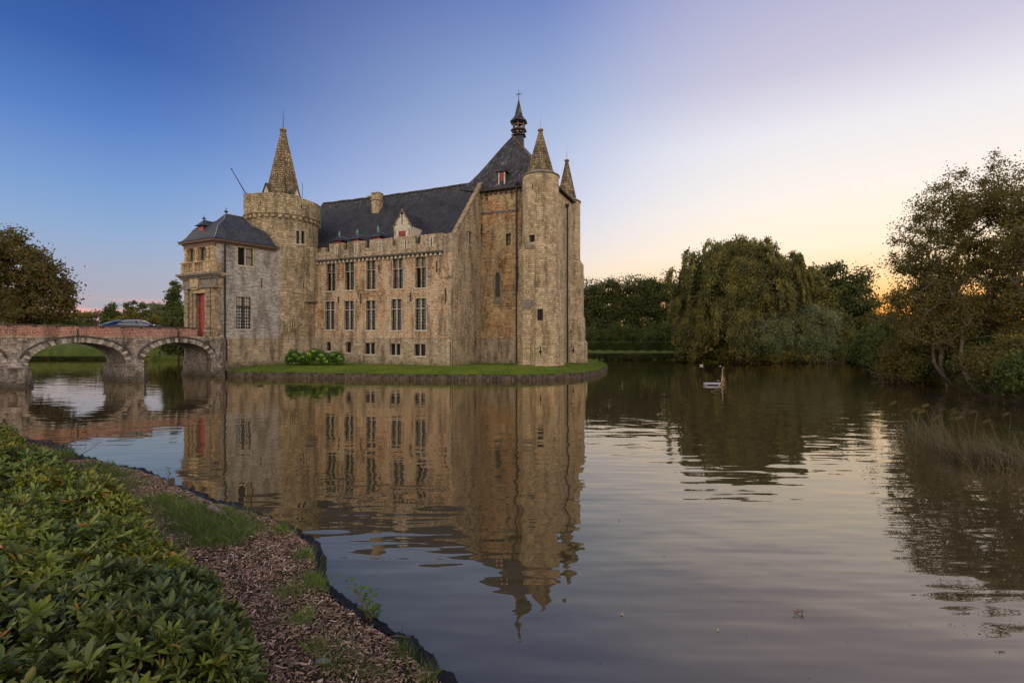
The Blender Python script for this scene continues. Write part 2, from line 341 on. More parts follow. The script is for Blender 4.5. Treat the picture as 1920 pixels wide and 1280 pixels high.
def wall(mb, S, u0, u1, z0, z1, holes=(), depth=.35, mat=0, top=None, dep=0, dz=None, jmat=None):
    us = {u0, u1}; zs = {z0, z1}
    for h in holes: us |= {h[0], h[2]}; zs |= {h[1], h[3]}
    for l in S.L:
        if u0 < l < u1: us.add(l)
    if top or dz:
        st = dz or .4; k = z0+st
        while k < z1: zs.add(k); k += st
        if top:
            k = u0+.4
            while k < u1: us.add(k); k += .4
    us = sorted(us); zs = sorted(zs)
    for i in range(len(us)-1):
        a, b = us[i], us[i+1]
        if b-a < 1e-5: continue
        um = (a+b)/2
        for j in range(len(zs)-1):
            c, d = zs[j], zs[j+1]; zm = (c+d)/2
            if any(h[0] < um < h[2] and h[1] < zm < h[3] for h in holes): continue
            da, db = (min(d, top(a)), min(d, top(b))) if top else (d, d)
            if max(da, db) <= c: continue
            da = max(da, c); db = max(db, c)
            mb.quad(S.at(a, c, dep, 1e-5), S.at(b, c, dep, -1e-5), S.at(b, db, dep, -1e-5), S.at(a, da, dep, 1e-5), uv=((a, c), (b, c), (b, db), (a, da)), mat=mat)
    for h in holes:
        a, c, b, d = h; jm = mat if jmat is None else jmat
        A, B, C_, D_ = [S.at(x, z, dep, e) for x, z, e in ((a, c, 1e-5), (b, c, -1e-5), (b, d, -1e-5), (a, d, 1e-5))]
        A2, B2, C2, D2 = [S.at(x, z, dep+depth, e) for x, z, e in ((a, c, 1e-5), (b, c, -1e-5), (b, d, -1e-5), (a, d, 1e-5))]
        for q in ((A, B, B2, A2), (B, C_, C2, B2), (C_, D_, D2, C2), (D_, A, A2, D2)): mb.quad(*q, mat=jm)
        mb.quad(A2, B2, C2, D2, mat=jm)
def sbox(mb, S, u0, u1, z0, z1, d0, d1, mat=0):
    """box in a wall's own frame; d0 = outer depth (negative is proud), d1 = inner depth"""
    um = (u0+u1)/2; i = S.seg(um); d = S.d[i]; n = S.n[i]; o = S.q[i]; L0 = S.L[i]
    def pt(u, z, dp): b = o+d*(u-L0)-n*dp; return Vector((b.x, b.y, z))
    mb.hexa([pt(u0, z0, d0), pt(u1, z0, d0), pt(u1, z0, d1), pt(u0, z0, d1), pt(u0, z1, d0), pt(u1, z1, d0), pt(u1, z1, d1), pt(u0, z1, d1)], mat)
def window(par, S, h, cols=2, transom=None, surround=.1, lattice=True, sill=True, glass='glass', topglass=None, dark=(), rec=.2, mull=.075, bars=True, frame_m='lintel', head=False, timber=True, lw=.009, lead='lead'):
    a, c, b, d = h; fr = MB(); sr = MB(); w = b-a
    if surround:
        for (x0, x1, y0, y1) in ((a-surround, a, c, d), (b, b+surround, c, d)): sbox(sr, S, x0, x1, y0, y1, -.018, .10)
        sbox(sr, S, a-surround, b+surround, d, d+surround*(1.3 if head else 1), -.02, .10)
    for k in range(1, cols): x = a+w*k/cols; sbox(fr, S, x-mull/2, x+mull/2, c, d, .05, .22)
    if transom: sbox(fr, S, a, b, transom-mull/2, transom+mull/2, .047, .223)
    if cols == 1 and not transom: sbox(fr, S, a, b, c, c+.03, .05, .22)
    o = fr.build('window', M[frame_m], par)
    if sr.f: sr.build('frame', M['jamb'], o)
    if sill:
        sm = MB(); sbox(sm, S, a-.12, b+.12, c-.13, c, -.07, .12); sm.build('sill', M['lintel'], o)
    gl = MB(); tb = MB(); la = MB(); k_i = 0
    rows = [(c, transom), (transom, d)] if transom else [(c, d)]
    for ri, (y0, y1) in enumerate(rows):
        for k in range(cols):
            x0 = a+w*k/cols+(mull/2 if k else 0); x1 = a+w*(k+1)/cols-(mull/2 if k < cols-1 else 0)
            yy0 = y0+(mull/2 if ri else 0); yy1 = y1-(mull/2 if transom and ri == 0 else 0)
            dk = k_i in dark; k_i += 1
            mt = 2 if dk else (1 if (topglass and ri == len(rows)-1) else 0)
            q = [S.at(x, z, rec+.1+(.05 if dk else 0)) for x, z in ((x0, yy0), (x1, yy0), (x1, yy1), (x0, yy1))]; gl.quad(*q, mat=mt)
            if dk: continue
            if timber:
                t = .05
                for bx in ((x0, x0+t, yy0, yy1), (x1-t, x1, yy0, yy1), (x0+t, x1-t, yy0, yy0+t), (x0+t, x1-t, yy1-t, yy1)): sbox(tb, S, *bx, rec+.02, rec+.09)
                if yy1-yy0 > 1.5: ym = (yy0+yy1)/2; sbox(tb, S, x0+t, x1-t, ym-.05, ym+.05, rec+.02, rec+.09)
            if lattice:
                ww = x1-x0; nx = 2 if ww > .4 else 1
                for i in range(1, nx+1):
                    xx = x0+ww*i/(nx+1); sbox(la, S, xx-lw, xx+lw, yy0+.06, yy1-.06, rec+.05, rec+.075)
                ny = max(2, int((yy1-yy0)/.3))
                for i in range(1, ny):
                    zz = yy0+(yy1-yy0)*i/ny; sbox(la, S, x0+.06, x1-.06, zz-lw, zz+lw, rec+.048, rec+.077)
    gl.build('pane', [M[glass], M[topglass or glass], M['void']], o)
    if tb.f: tb.build('casement', M['darkwood'], o)
    if la.f: la.build('lattice', M[lead], o)
    return o
def slit(par, S, x, y0, y1, w=.13):
    a, c, b, d = S.hole(x-.5, y0, x+.5, y1); um = (a+b)/2; mb = MB(); sbox(mb, S, um-w/2, um+w/2, c, d, -.004, .01)
    sur = MB()
    for s_ in (-1, 1): sbox(sur, S, um+s_*(w/2+.04)-.04, um+s_*(w/2+.04)+.04, c-.05, d+.05, -.02, .02)
    o = sur.build('arrow_slit', M['jamb'], par); mb.build('opening', M['void'], o)
def hip_roof(mb, eave, ridge, prof, mat=0):
    """eave: 4 corners (front right, front left, back left, back right), ridge: 2 points (front, back); prof: [(f, z)]"""
    tgt = [ridge[0], ridge[0], ridge[1], ridge[1]]; rings = []
    for f, z in prof: rings.append([Vector((e[0]+(t[0]-e[0])*f, e[1]+(t[1]-e[1])*f, z)) for e, t in zip(eave, tgt)])
    for i in range(len(rings)-1):
        for k in range(4): mb.quad(rings[i][k], rings[i][(k+1) % 4], rings[i+1][(k+1) % 4], rings[i+1][k], mat=mat)
    mb.quad(*rings[0], mat=mat)
    return rings

# ------------------------------------------------------------------ CASTLE
castle = thing('castle', 'sandstone moated castle with round tower, corner turrets and dark slate roofs', 'castle', (-10, 52, .8))
U = Vector((-.9227, .3855)); V = Vector((.3855, .9227)); C1 = Vector((-5.84, 49.0))
def SV(s_, v_): return C1+U*s_+V*v_
def SVZ(s_, v_, z): p = SV(s_, v_); return Vector((p.x, p.y, z))

# --- hall facade
FA = Path([C1, SV(18.9, 0)])
up_w = [(612, 494.7, 629, 545.4, 511), (646.7, 491, 664, 543.7, 509), (687, 488.7, 704.3, 542.5, 506), (737, 485, 756, 541, 504), (779, 482, 799, 539.4, 501)]
lo_w = [(610, 565, 627, 617.7, 581), (646, 564, 663.4, 618, 581), (686.6, 563.4, 704, 618.4, 580), (733.8, 560.6, 753, 619, 579.5), (778.8, 559, 799, 618.4, 578)]
ce_w = [(612.7, 641, 620.5, 658), (649, 641, 658, 661), (684.5, 642.7, 702.8, 663.8), (732, 643.9, 751, 665.6), (777, 644.7, 797.8, 666.9)]
upH = [FA.hole(*w[:4]) for w in up_w]; loH = [FA.hole(*w[:4]) for w in lo_w]; ceH = [FA.hole(*w) for w in ce_w]
mb = MB(); u_c0 = FA.u(831); u_c1 = 18.2; ZC = 12.1
wall(mb, FA, 0, 18.9, 3.62, ZC, upH+loH, .42, dz=2)
mb.build('hall_wall', [M['rubble']], castle)
mb = MB(); wall(mb, FA, 0, 18.9, .2, 3.62, ceH, .35, dep=-.03); sbox(mb, FA, .02, 18.9, 3.56, 3.66, -.07, .1)
mb.build('hall_plinth', M['plinth'], castle)
for i, h in enumerate(upH): window(castle, FA, h, 2, FA.z(up_w[i][0]+8, up_w[i][4]), topglass=['glass', 'glass', 'greeng', 'amber', 'amber'][i], dark=[(1,), (1,), (), (), (1,)][i], frame_m='jamb', mull=.06)
for i, h in enumerate(loH): window(castle, FA, h, 2, FA.z(lo_w[i][0]+8, lo_w[i][4]), mull=.065, lw=.011)
for i, h in enumerate(ceH): window(castle, FA, (h[0], h[1], h[2], h[3]), 1 if i < 2 else 2, None, surround=.17, sill=True, head=True, lattice=False)
# corbel table and battlements
mb = MB(); sbox(mb, FA, u_c0, 17.0, ZC-.06, ZC+.14, -.33, .3)
u = u_c0+.15
ct = mb.build('corbel_table', [M['darkcap']], castle)
while u < 17.0: mb = MB(); sbox(mb, FA, u, u+.2, ZC-.3, ZC-.063, -.24, .05); mb.build('corbel', M['lintel'], ct); u += .52
mb = MB(); sbox(mb, FA, u_c0, 17.6, ZC+.14, 13.12, -.2, .22); sbox(mb, FA, -.02, u_c0-.003, ZC, 13.9, -.05, .45)
mer = [(620, 646.7), (653.6, 686), (695, 737.5), (744, 781), (790, 831)]; mz = [13.92, 13.95, 13.95, 13.95, 13.95]
for (x0, x1), z in zip(mer, mz):
    a, b = sorted((FA.u(x0), FA.u(x1))); sbox(mb, FA, a, b, 13.12, z, -.2, .22)
sbox(mb, FA, FA.u(612), FA.u(604), 13.12, 13.6, -.2, .22)
par = mb.build('battlement', M['plinth'], castle)
for x in (633, 670, 715, 763, 811):
    mb = MB(); mb2 = MB(); um = FA.u(x); sbox(mb2, FA, um-.06, um+.06, 12.75, 13.6, -.206, -.19)
    for s_ in (-1, 1): sbox(mb, FA, um+s_*.13-.07, um+s_*.13+.07, 12.68, 13.67, -.23, -.18)
    mb.build('loophole_surround', M['lintel'], par); mb2.build('loophole', M['void'], par)
# corner buttress strip, pilaster, quoins and wall anchors
mb = MB(); sbox(mb, FA, .03, .55, .2, 11.4, -.06, .1); sbox(mb, FA, -.06, .9, 9.6, 9.85, -.2, .1)
mb.build('quoin', M['gable'], castle)
for x, y0, y1 in ((635, 556, 569), (677, 550, 569), (770, 549, 565), (835.5, 540, 568), (819, 490, 510), (711, 497, 510), (845, 640, 686)):
    mb = MB(); a, c, b, d = FA.hole(x-.5, y0, x+.5, y1); sbox(mb, FA, (a+b)/2-.035, (a+b)/2+.035, c, d, -.1, -.0); mb.build('wall_anchor', M['pipe'], castle)
# plastered patches left of the fourth window
mb = MB(); a, c, b, d = FA.hole(757, 502, 762, 536); sbox(mb, FA, a, b, c, d, -.012, .01); mb.build('plaster_patch', M['lime'], castle)

# --- corner wall running back to the chapel tower
GA = Path([C1, SV(0, 6.37)])
gt = lambda u: 13.9+max(0, u-.7)*1.10
gw = GA.hole(875, 433.6, 884.5, 458); mb = MB()
wall(mb, GA, 0, 6.37, 3.62, 20.0, [gw], .3, top=gt); mb.build('gable_wall', M['gable'], castle)
mb = MB(); wall(mb, GA, 0, 6.37, .2, 3.62, dep=-.04); sbox(mb, GA, 0, 6.33, 3.56, 3.68, -.09, .1); mb.build('gable_plinth', M['plinth'], castle)
window(castle, GA, gw, 2, None, surround=0, lattice=False, sill=True)
mb = MB()
a0, a1 = GA.at(.4, gt(.4)-.35), GA.at(6.37, gt(6.37)+.1); n3 = Vector((GA.n[0].x, GA.n[0].y, 0))
mb.hexa([a0+n3*.12, a1+n3*.12, a1-n3*.35, a0-n3*.35, a0+n3*.12+Vector((0, 0, .45)), a1+n3*.12+Vector((0, 0, .45)), a1-n3*.35+Vector((0, 0, .45)), a0-n3*.35+Vector((0, 0, .45))])
mb.build('gable_coping', M['portal'], castle)

# --- main roof
def zr(v_): return 13.0+1.205*(v_-.8)
VR = 7.55; ZR = zr(VR)
mb = MB(); s0, s1 = .25, 23.5; nseg = 24
for i in range(nseg):
    a = s0+(s1-s0)*i/nseg; b = s0+(s1-s0)*(i+1)/nseg
    sag = lambda s_: -.12*math.sin(math.pi*(s_-s0)/(s1-s0))+.02*math.sin(s_*2.3)
    for k in range(4):
        v0 = .45+(VR-.45)*k/4; v1 = .45+(VR-.45)*(k+1)/4
        mb.quad(SVZ(a, v0, zr(v0)+sag(a)), SVZ(b, v0, zr(v0)+sag(b)), SVZ(b, v1, zr(v1)+sag(b)), SVZ(a, v1, zr(v1)+sag(a)))
    mb.quad(SVZ(a, VR, ZR+sag(a)), SVZ(b, VR, ZR+sag(b)), SVZ(b, 14.9, 12.4), SVZ(a, 14.9, 12.4))
mb.quad(SVZ(s1, .45, 12.6), SVZ(s1, VR, ZR), SVZ(s1, 14.9, 12.4)); mb.quad(SVZ(s0, .45, 12.6), SVZ(s0, VR, ZR), SVZ(s0, 14.9, 12.4))
roof = mb.build('main_roof', M['slate'], castle, merge=True)
mb = MB()
for i in range(46):
    a = .3+i*.5; mb.box(SVZ(a+.25, VR, ZR+.03-.12*math.sin(math.pi*a/23.4)+.02*math.sin(a*2.3)+random.uniform(-.015, .015)), .47, .3, .16, math.atan2(U.y, U.x))
mb.build('ridge_tile', M['darkcap'], roof)
mb = MB(); BK = Path([SV(0, 14.6), SV(23, 14.6)]); wall(mb, BK, 0, 23, .2, 13.0); wall(mb, Path([SV(23, 0), SV(23, 14.6)]), 0, 14.6, .2, 13)
mb.quad(SVZ(0, 0.4, 12.3), SVZ(18.2, .4, 12.3), SVZ(23, 14.6, 12.3), SVZ(0, 14.6, 12.3))
mb.build('rear_wall', M['gable'], castle)
def on_roof(px, py):
    best = None
    for i in range(400):
        v_ = .6+i*.0175; k = (px-960)/F; s_ = (k*(C1.y+V.y*v_)-(C1.x+V.x*v_))/(U.x-k*U.y); p = SV(s_, v_); y = 640-(zr(v_)-HC)*F/p.y
        if best is None or abs(y-py) < best[0]: best = (abs(y-py), s_, v_)
    return best[1], best[2]
rzU = math.atan2(U.y, U.x)
s_, v_ = on_roof(702, 399); mb = MB(); p = SV(s_, v_+.5); D = p.y; ztop = HC+(640-362)/F*D
mb.box((p.x, p.y, (zr(v_)-.8+ztop-.9)/2), 1.0, .85, ztop-.9-zr(v_)+.8, rzU); mb.box((p.x, p.y, ztop-.83), 1.16, 1.0, .16, rzU); mb.box((p.x, p.y, ztop-.45), 1.0, .86, .62, rzU); mb.box((p.x, p.y, ztop-.08), 1.08, .94, .14, rzU)
ch = mb.build('chimney', M['turret'], roof)
s_, v_ = on_roof(685, 379); p = SV(s_, VR+.5); mb = MB(); mb.box((p.x, p.y, ZR+.05), .95, .6, .5, rzU); mb.build('chimney', M['plinth'], roof)
# small hooded dormers with verdigris finials
def dormer(x0, x1, yb, yt, yr, yf, v0):
    DP = Path([SV(0, v0), SV(18, v0)]); a, c, b, d = DP.hole(x0, yt, x1, yb); c -= .5; mb = MB(); sbox(mb, DP, a, b, c, d, 0, .06); 
    o = mb.build('dormer', M['red'], roof); mb = MB(); vb = v0+2.2
    for x in (a, b): mb.quad(DP.at(x, c, .06), DP.at(x, d, .06), DP.at(x, d, 1.6), DP.at(x, c, 1.6))
    mb.build('dormer_cheek', M['slate'], o)
    w = b-a; zt = DP.z((x0+x1)/2, yr); ov = .28; e = [DP.at(a-ov, d-.04, -ov), DP.at(b+ov, d-.04, -ov), DP.at(b+ov, d-.04, 1.9), DP.at(a-ov, d-.04, 1.9)]
    r0 = DP.at((a+b)/2, 0, .25); r1 = DP.at((a+b)/2, 0, 1.9); mb = MB(); hip_roof(mb, e, [r0, r1], [(0, d-.04), (.35, d+(zt-d)*.42), (.7, d+(zt-d)*.72), (1, zt)]); mb.build('dormer_roof', M['slate_blue'], o)
    mb = MB(); mb.tube([r0+Vector((0, 0, zt+.02)), r1+Vector((0, 0, zt+.02))], .04, 5); mb.build('dormer_ridge', M['zinc'], o)
    h = DP.z((x0+x1)/2, yf)-zt; mb = MB(); mb.lathe((r0.x, r0.y, zt-.05), [(.1, 0), (.06, h*.2), (.13, h*.35), (.15, h*.5), (.05, h*.65), (.09, h*.78), (.02, h*.9), (.001, h*1.05)], 8); mb.build('finial', M['copper'], o, smooth=True)
dormer(627, 640, 458, 451, 442.3, 431, .75); dormer(661.5, 673, 455, 448, 439, 427, .75); dormer(700, 713, 450, 443.5, 433.7, 420, .75)
# stone gabled dormer
DS = Path([SV(0, .42), SV(18, .42)]); a, c, b, d = DS.hole(738.7, 424, 769.6, 452); ap = DS.z(754, 396); um = (a+b)/2; sh = DS.hole(747, 433, 760.7, 446.5)
mb = MB(); wall(mb, DS, a, b, 12.6, ap, [sh], .12, top=lambda u: min(d+.25, 99) if False else d+(ap-d)*max(0, 1-abs(u-um)/((b-a)/2)))
for x in (a, b): mb.quad(DS.at(x, 12.6, 0), DS.at(x, d, 0), DS.at(x, d, 2.2), DS.at(x, 12.6, 2.2))
o = mb.build('stone_dormer', M['lintel'], roof)
mb = MB(); sbox(mb, DS, sh[0], sh[2], sh[1], sh[3], .05, .1); sbox(mb, DS, sh[0]+.25, sh[0]+.42, sh[1]+.2, sh[1]+.45, .03, .05, 1); mb.build('shutter', [M['red'], M['darkwood']], o)
mb = MB()
for x, sg in ((a, -1), (b, 1)):
    q = [DS.at(x+sg*.06, d-.02, -.0), DS.at(um, ap+.05, -.0), DS.at(um, ap+.05, 3.6), DS.at(x+sg*.06, d-.02, 2.4)]; mb.quad(*q)
mb.build('dormer_roof', M['slate'], o)
mb = MB()
for x, sg in ((a, -1), (b, 1)):
    p0, p1 = DS.at(x+sg*.08, d-.1, -.04), DS.at(um, ap+.02, -.04); t_ = Vector((0, 0, .12)); n3 = Vector((DS.n[0].x, DS.n[0].y, 0))*.16
    mb.hexa([p0+n3*.3, p1+n3*.3, p1-n3, p0-n3, p0+n3*.3+t_, p1+n3*.3+t_, p1-n3+t_, p0-n3+t_])
mb.lathe(DS.at(um, ap+.1, 0), [(.09, 0), (.08, .08), (.02, .2), (.001, .24)], 6)
mb.build('dormer_coping', M['portal'], o)
mb = MB(); sbox(mb, DS, um-.03, um+.03, d+.15, ap-.25, -.05, 0); sbox(mb, DS, a+.12, a+.17, d-1, d-.3, -.05, 0); sbox(mb, DS, b-.17, b-.12, d-1, d-.3, -.05, 0); mb.build('wall_anchor', M['pipe'], o)

# --- round gate tower
TC = (-26.02, 57.0); RT = circle(TC, 3.72)
hs = [RT.hole(555, 433, 561.7, 457.5), RT.hole(565, 433, 571.6, 457.5)]
mb = MB(); wall(mb, RT, 0, RT.L[-1], 3.6, 17.0, hs, .35, dz=3); rt = mb.build('round_tower', M['tower'], castle)
mb = MB(); RB = circle(TC, 3.77); wall(mb, RB, 0, RB.L[-1], .2, 3.6); RB2 = circle(TC, 3.84); wall(mb, RB2, 0, RB2.L[-1], 3.55, 3.66)
mb.lathe((TC[0], TC[1], 0), [(3.84, 3.66), (3.7, 3.75)], 56); mb.lathe((TC[0], TC[1], 0), [(3.7, 3.5), (3.84, 3.55)], 56); mb.build('tower_plinth', M['plinth'], rt)
for h in hs: window(castle, RT, h, 1, None, surround=.12, lattice=False, sill=True, rec=.18)
for x, y0, y1 in ((569, 528, 541), (548, 599, 613), (580, 437, 447)): slit(castle, RT, x, y0, y1, .1)
mb = MB(); PA = circle(TC, 3.98); wall(mb, PA, 0, PA.L[-1], 17.0, 18.15)
PI_ = circle(TC, 3.55); wall(mb, PI_, 0, PI_.L[-1], 17.0, 18.15)
def arc(mbx, a0, a1, z0, z1):
    n = max(2, int((a1-a0)/.1)); pts = lambda r: [(TC[0]+math.cos(a0+(a1-a0)*i/n)*r, TC[1]+math.sin(a0+(a1-a0)*i/n)*r) for i in range(n+1)]
    o_, i_ = pts(3.98), pts(3.55)
    for k in range(n):
        u0_, u1_ = (a0+(a1-a0)*k/n)*4.4, (a0+(a1-a0)*(k+1)/n)*4.4; uv = ((u0_, z0), (u1_, z0), (u1_, z1), (u0_, z1))
        mbx.quad((*o_[k], z0), (*o_[k+1], z0), (*o_[k+1], z1), (*o_[k], z1), uv=uv); mbx.quad((*i_[k], z0), (*i_[k+1], z0), (*i_[k+1], z1), (*i_[k], z1), uv=uv)
        mbx.quad((*o_[k], z1), (*o_[k+1], z1), (*i_[k+1], z1), (*i_[k], z1))
    for k in (0, n): mbx.quad((*o_[k], z0), (*i_[k], z0), (*i_[k], z1), (*o_[k], z1))
def ang(px, r=3.98):
    S_ = circle(TC, r, 360); p_ = S_.at2(S_.u(px)); return math.atan2(p_.y-TC[1], p_.x-TC[0])
cuts = [-math.pi-.25, ang(464), ang(470), ang(587), ang(589.5), .55, .7, 1.6, 1.75, 2.6, 2.72, math.pi*2-math.pi-.25]
arc(mb, -math.pi-.2, ang(463.5), 18.15, 19.25); arc(mb, ang(470), ang(560), 18.15, 19.05); arc(mb, ang(560), ang(587), 18.15, 18.85); arc(mb, ang(590), .5, 18.15, 18.85); arc(mb, .68, 1.5, 18.15, 19.0); arc(mb, 1.68, 2.7, 18.15, 19.0)
mb.lathe((TC[0], TC[1], 0), [(3.72, 16.55), (3.93, 16.85), (4.06, 16.95), (4.06, 17.08), (3.98, 17.12)], 56)
mb.quad(*[(TC[0]+math.cos(i*math.pi/14)*3.6, TC[1]+math.sin(i*math.pi/14)*3.6, 17.6) for i in range(28)])
bt = mb.build('tower_battlement', M['tower'], rt)
for i in range(36):
    a = i*2*math.pi/36; mb = MB(); mb.box((TC[0]+math.cos(a)*3.84, TC[1]+math.sin(a)*3.84, 16.68), .3, .34, .34, a); mb.build('corbel', M['turret'], rt)
for x, y0, y1 in ((488, 376, 382), (565, 384, 391), (598, 395, 402)): slit(bt, PA, x, y0, y1, .14)
AP = HC+(640-243)/F*57
mb = MB(); mb.lathe((TC[0], TC[1], 0), [(2.42, 17.6), (2.12, 18.7), (.30, AP-.35), (.25, AP-.2)], 10, rot=.2); sp = mb.build('spire', M['spire'], rt)
mb = MB(); mb.lathe((TC[0], TC[1], AP-.25), [(.2, 0), (.38, .1), (.4, .25), (.24, .32), (.001, .36)], 14); mb.build('spire_cap', M['portal'], sp)
mb = MB(); mb.tube([(TC[0], TC[1], AP), (TC[0], TC[1], AP+1.2), (TC[0], TC[1], AP+2.2)], [.05, .035, .015], 6); mb.build('lightning_rod', M['iron'], sp)
for x0, x1, yt, yb in ((492, 507, 344, 363), (549, 563, 352, 369)):   # little gabled lucarnes on the spire
    D_ = 55.2; p0 = P(x0, yb, D_); p1 = P(x1, yb, D_); m_ = (p0+p1)/2; zt = P(0, yt, D_).z; z0 = 17.6; ze = z0+(zt-z0)*.5; bk = (Vector((TC[0], TC[1], 0))-Vector((m_.x, m_.y, 0))).normalized()*1.3
    A_, B_ = Vector((p0.x, p0.y, z0)), Vector((p1.x, p1.y, z0)); up = lambda v_, z: Vector((v_.x, v_.y, z)); T_ = up(m_, zt)
    mb = MB(); mb.quad(A_, B_, up(B_, ze), T_, up(A_, ze)); mb.quad(A_, up(A_, ze), up(A_, ze)+bk, A_+bk); mb.quad(B_, up(B_, ze), up(B_, ze)+bk, B_+bk)
    o = mb.build('lucarne', M['lintel'], rt); mb = MB(); f_ = (p1-p0)*.12; up_ = Vector((0, 0, .08)); mb.quad(up(A_, ze)-f_-bk*.1, T_+up_-bk*.1, T_+up_+bk*1.3, up(A_, ze)-f_+bk); mb.quad(up(B_, ze)+f_-bk*.1, T_+up_-bk*.1, T_+up_+bk*1.3, up(B_, ze)+f_+bk); mb.build('lucarne_roof', M['darkcap'], o)
    mb = MB(); c_ = up(m_, ze+.05)-bk*.02; mb.box(c_, .3, .04, .3); mb.build('opening', M['void'], o)
mb = MB(); p0 = P(463, 367, 57); p1 = P(434, 317, 57); mb.tube([p0-(p1-p0)*.15, p0, p1], [.07, .07, .04], 6); mb.lathe(p1-Vector((0, 0, .06)), [(.02, 0), (.09, .08), (.001, .18)], 6); mb.build('flagpole', M['iron'], rt)
mb = MB(); mb.tube([P(567, 372, 53.5), P(567, 342, 53.5)], [.03, .02], 5); mb.build('lightning_rod', M['iron'], rt)
mb = MB(); mb.tube([P(457, 372, 56.9), P(457, 362, 56.9)], .025, 5); mb.build('lightning_rod', M['iron'], rt)
# latrine turret in the angle between tower and hall
LT = Path([SV(17.35, -.55), SV(19.3, -.9), SV(19.6, 1.2)]); zb = LT.z(592, 560); mb = MB()
LP = [SV(17.0, .4), SV(17.0, -.62), SV(19.3, -1.2), SV(20.3, .4)]
LTp = Path([SV(17.0, -.5), SV(19.0, -.95)]); zt_ = HC+(640-462)/F*54.5; zb = HC+(640-562)/F*54.2
mb.prism([tuple(p) for p in LP], zb, zt_); mb.build('latrine_turret', M['tower'], castle)
mb = MB(); mb.prism([tuple(SV(16.95, .4)), tuple(SV(16.95, -.68)), tuple(SV(19.3, -1.25)), tuple(SV(20.3, .4))], zb-.16, zb-.003, bottom=True); mb.build('latrine_ledge', M['cornice'], castle)

# --- gatehouse
G1 = Vector((-28.63, 48.4)); ga = Vector((-.8958, .4445)); gb = Vector((.608, .794))
GR = Path([G1, G1+gb*6.6]); GF = Path([G1, G1+ga*4.78]); ZE = 13.15
w1 = GR.hole(446, 465, 474, 498); w2 = GR.hole(443, 556.7, 470, 616.5)
mb = MB(); wall(mb, GR, 0, 6.6, 3.62, ZE, [w1, w2], .4, dz=2)
GB = Path([G1+ga*4.78, G1+ga*4.78+gb*6.6]); wall(mb, GB, 0, 6.6, -1, ZE); wall(mb, Path([G1+gb*6.6, G1+gb*6.6+ga*4.78]), 0, 4.78, -1, ZE)
gh = mb.build('gatehouse_wall', M['lime'], castle)
mb = MB(); wall(mb, GR, -.1, 6.6, -1, 3.6, dep=-.05); sbox(mb, GR, -.1, 6.6, 3.55, 3.66, -.1, .1); mb.build('gatehouse_plinth', M['plinth'], castle)
window(castle, GR, w1, 2, None, surround=.12, lattice=True, glass='amber', dark=(0,), rec=.1)
window(castle, GR, w2, 2, w2[1]+(w2[3]-w2[1])*.70, surround=0, lattice=True, topglass='amber', rec=.08, frame_m='darkwood', lw=.018, lead='lead2')
slit(castle, GR, 490.5, 521, 540, .1)
mb = MB(); zt_ = 3.62
pts = [GR.at(GR.u(421), z, -.13) for z in (ZE-.15, zt_+.1)]+[GR.at(GR.u(423), z, -.19) for z in (3.3, 1.0)]
mb.tube(pts, .085, 8)
for z in (12, 10, 8, 6): mb.lathe(GR.at(GR.u(421), z, -.13), [(.085, -.06), (.11, -.05), (.11, .05), (.085, .06)], 8)
mb.build('drainpipe', M['pipe'], castle, smooth=False)
# roof with bell-shaped slopes
ov = .5
E = [G1-ga*ov-gb*ov, G1+ga*(4.78+ov)-gb*ov, G1+ga*(4.78+ov)+gb*6.1, G1-ga*ov+gb*6.1]
Rg = [G1+ga*2.4+gb*2.42, G1+ga*2.4+gb*4.1]
mb = MB(); prof = [(0, 13.22), (.09, 13.32), (.17, 13.62), (.25, 14.1), (.34, 14.6), (.45, 14.95), (.58, 15.18), (.70, 15.36), (.80, 15.6), (.90, 16.0), (1, 16.4)]
rings = hip_roof(mb, E, Rg, prof); gro = mb.build('gatehouse_roof', M['slate_blue'], castle)
mb = MB(); mb.tube([r[0]+Vector((0, 0, .02)) for r in rings], .035, 5); mb.tube([r[1]+Vector((0, 0, .02)) for r in rings], .035, 5); mb.tube([rings[-1][0], rings[-1][2]], .04, 5); mb.build('hip_flashing', M['zinc'], gro)
mb = MB()
E2 = [G1-ga*.42-gb*.42, G1+ga*(4.78+.42)-gb*.42, G1+ga*(4.78+.42)+gb*6.05, G1-ga*.42+gb*6.05]
mb.prism([tuple(p) for p in E2], 13.02, 13.215, bottom=True)
E3 = [G1-ga*.2-gb*.2, G1+ga*(4.78+.2)-gb*.2, G1+ga*(4.78+.2)+gb*5.9, G1-ga*.2+gb*5.9]; mb.prism([tuple(p) for p in E3], 12.86, 13.017, bottom=True)
mb.build('eaves_gutter', M['wood'], gro)
def finial(par, p, h, m='iron'):
    mb = MB(); mb.lathe(p, [(.07, 0), (.04, h*.15), (.2, h*.3), (.2, h*.38), (.05, h*.5), (.03, h*.75), (.07, h*.82), (.02, h*.9), (.001, h)], 10); return mb.build('finial', M[m], par, smooth=True)
finial(gro, Vector((Rg[0].x, Rg[0].y, 16.38)), .65)
GD = Path([G1+gb*.35, G1+gb*.35+ga*5]); a, c, b, d = GD.hole(372.8, 423, 381, 440.5)
mb = MB(); sbox(mb, GD, a, b, c, d, 0, .08); o = mb.build('dormer', M['red'], gro)
mb = MB(); sbox(mb, GD, a+.01, b-.01, c-.1, d, .084, 1.7); mb.build('dormer_cheek', M['slate_blue'], o)
zt2 = GD.z(380, 410.5); e = [GD.at(a-.3, d, -.3), GD.at(b+.3, d, -.3), GD.at(b+.3, d, 2), GD.at(a-.3, d, 2)]; r0 = GD.at((a+b)/2, 0, .3); r1 = GD.at((a+b)/2, 0, 2.1)
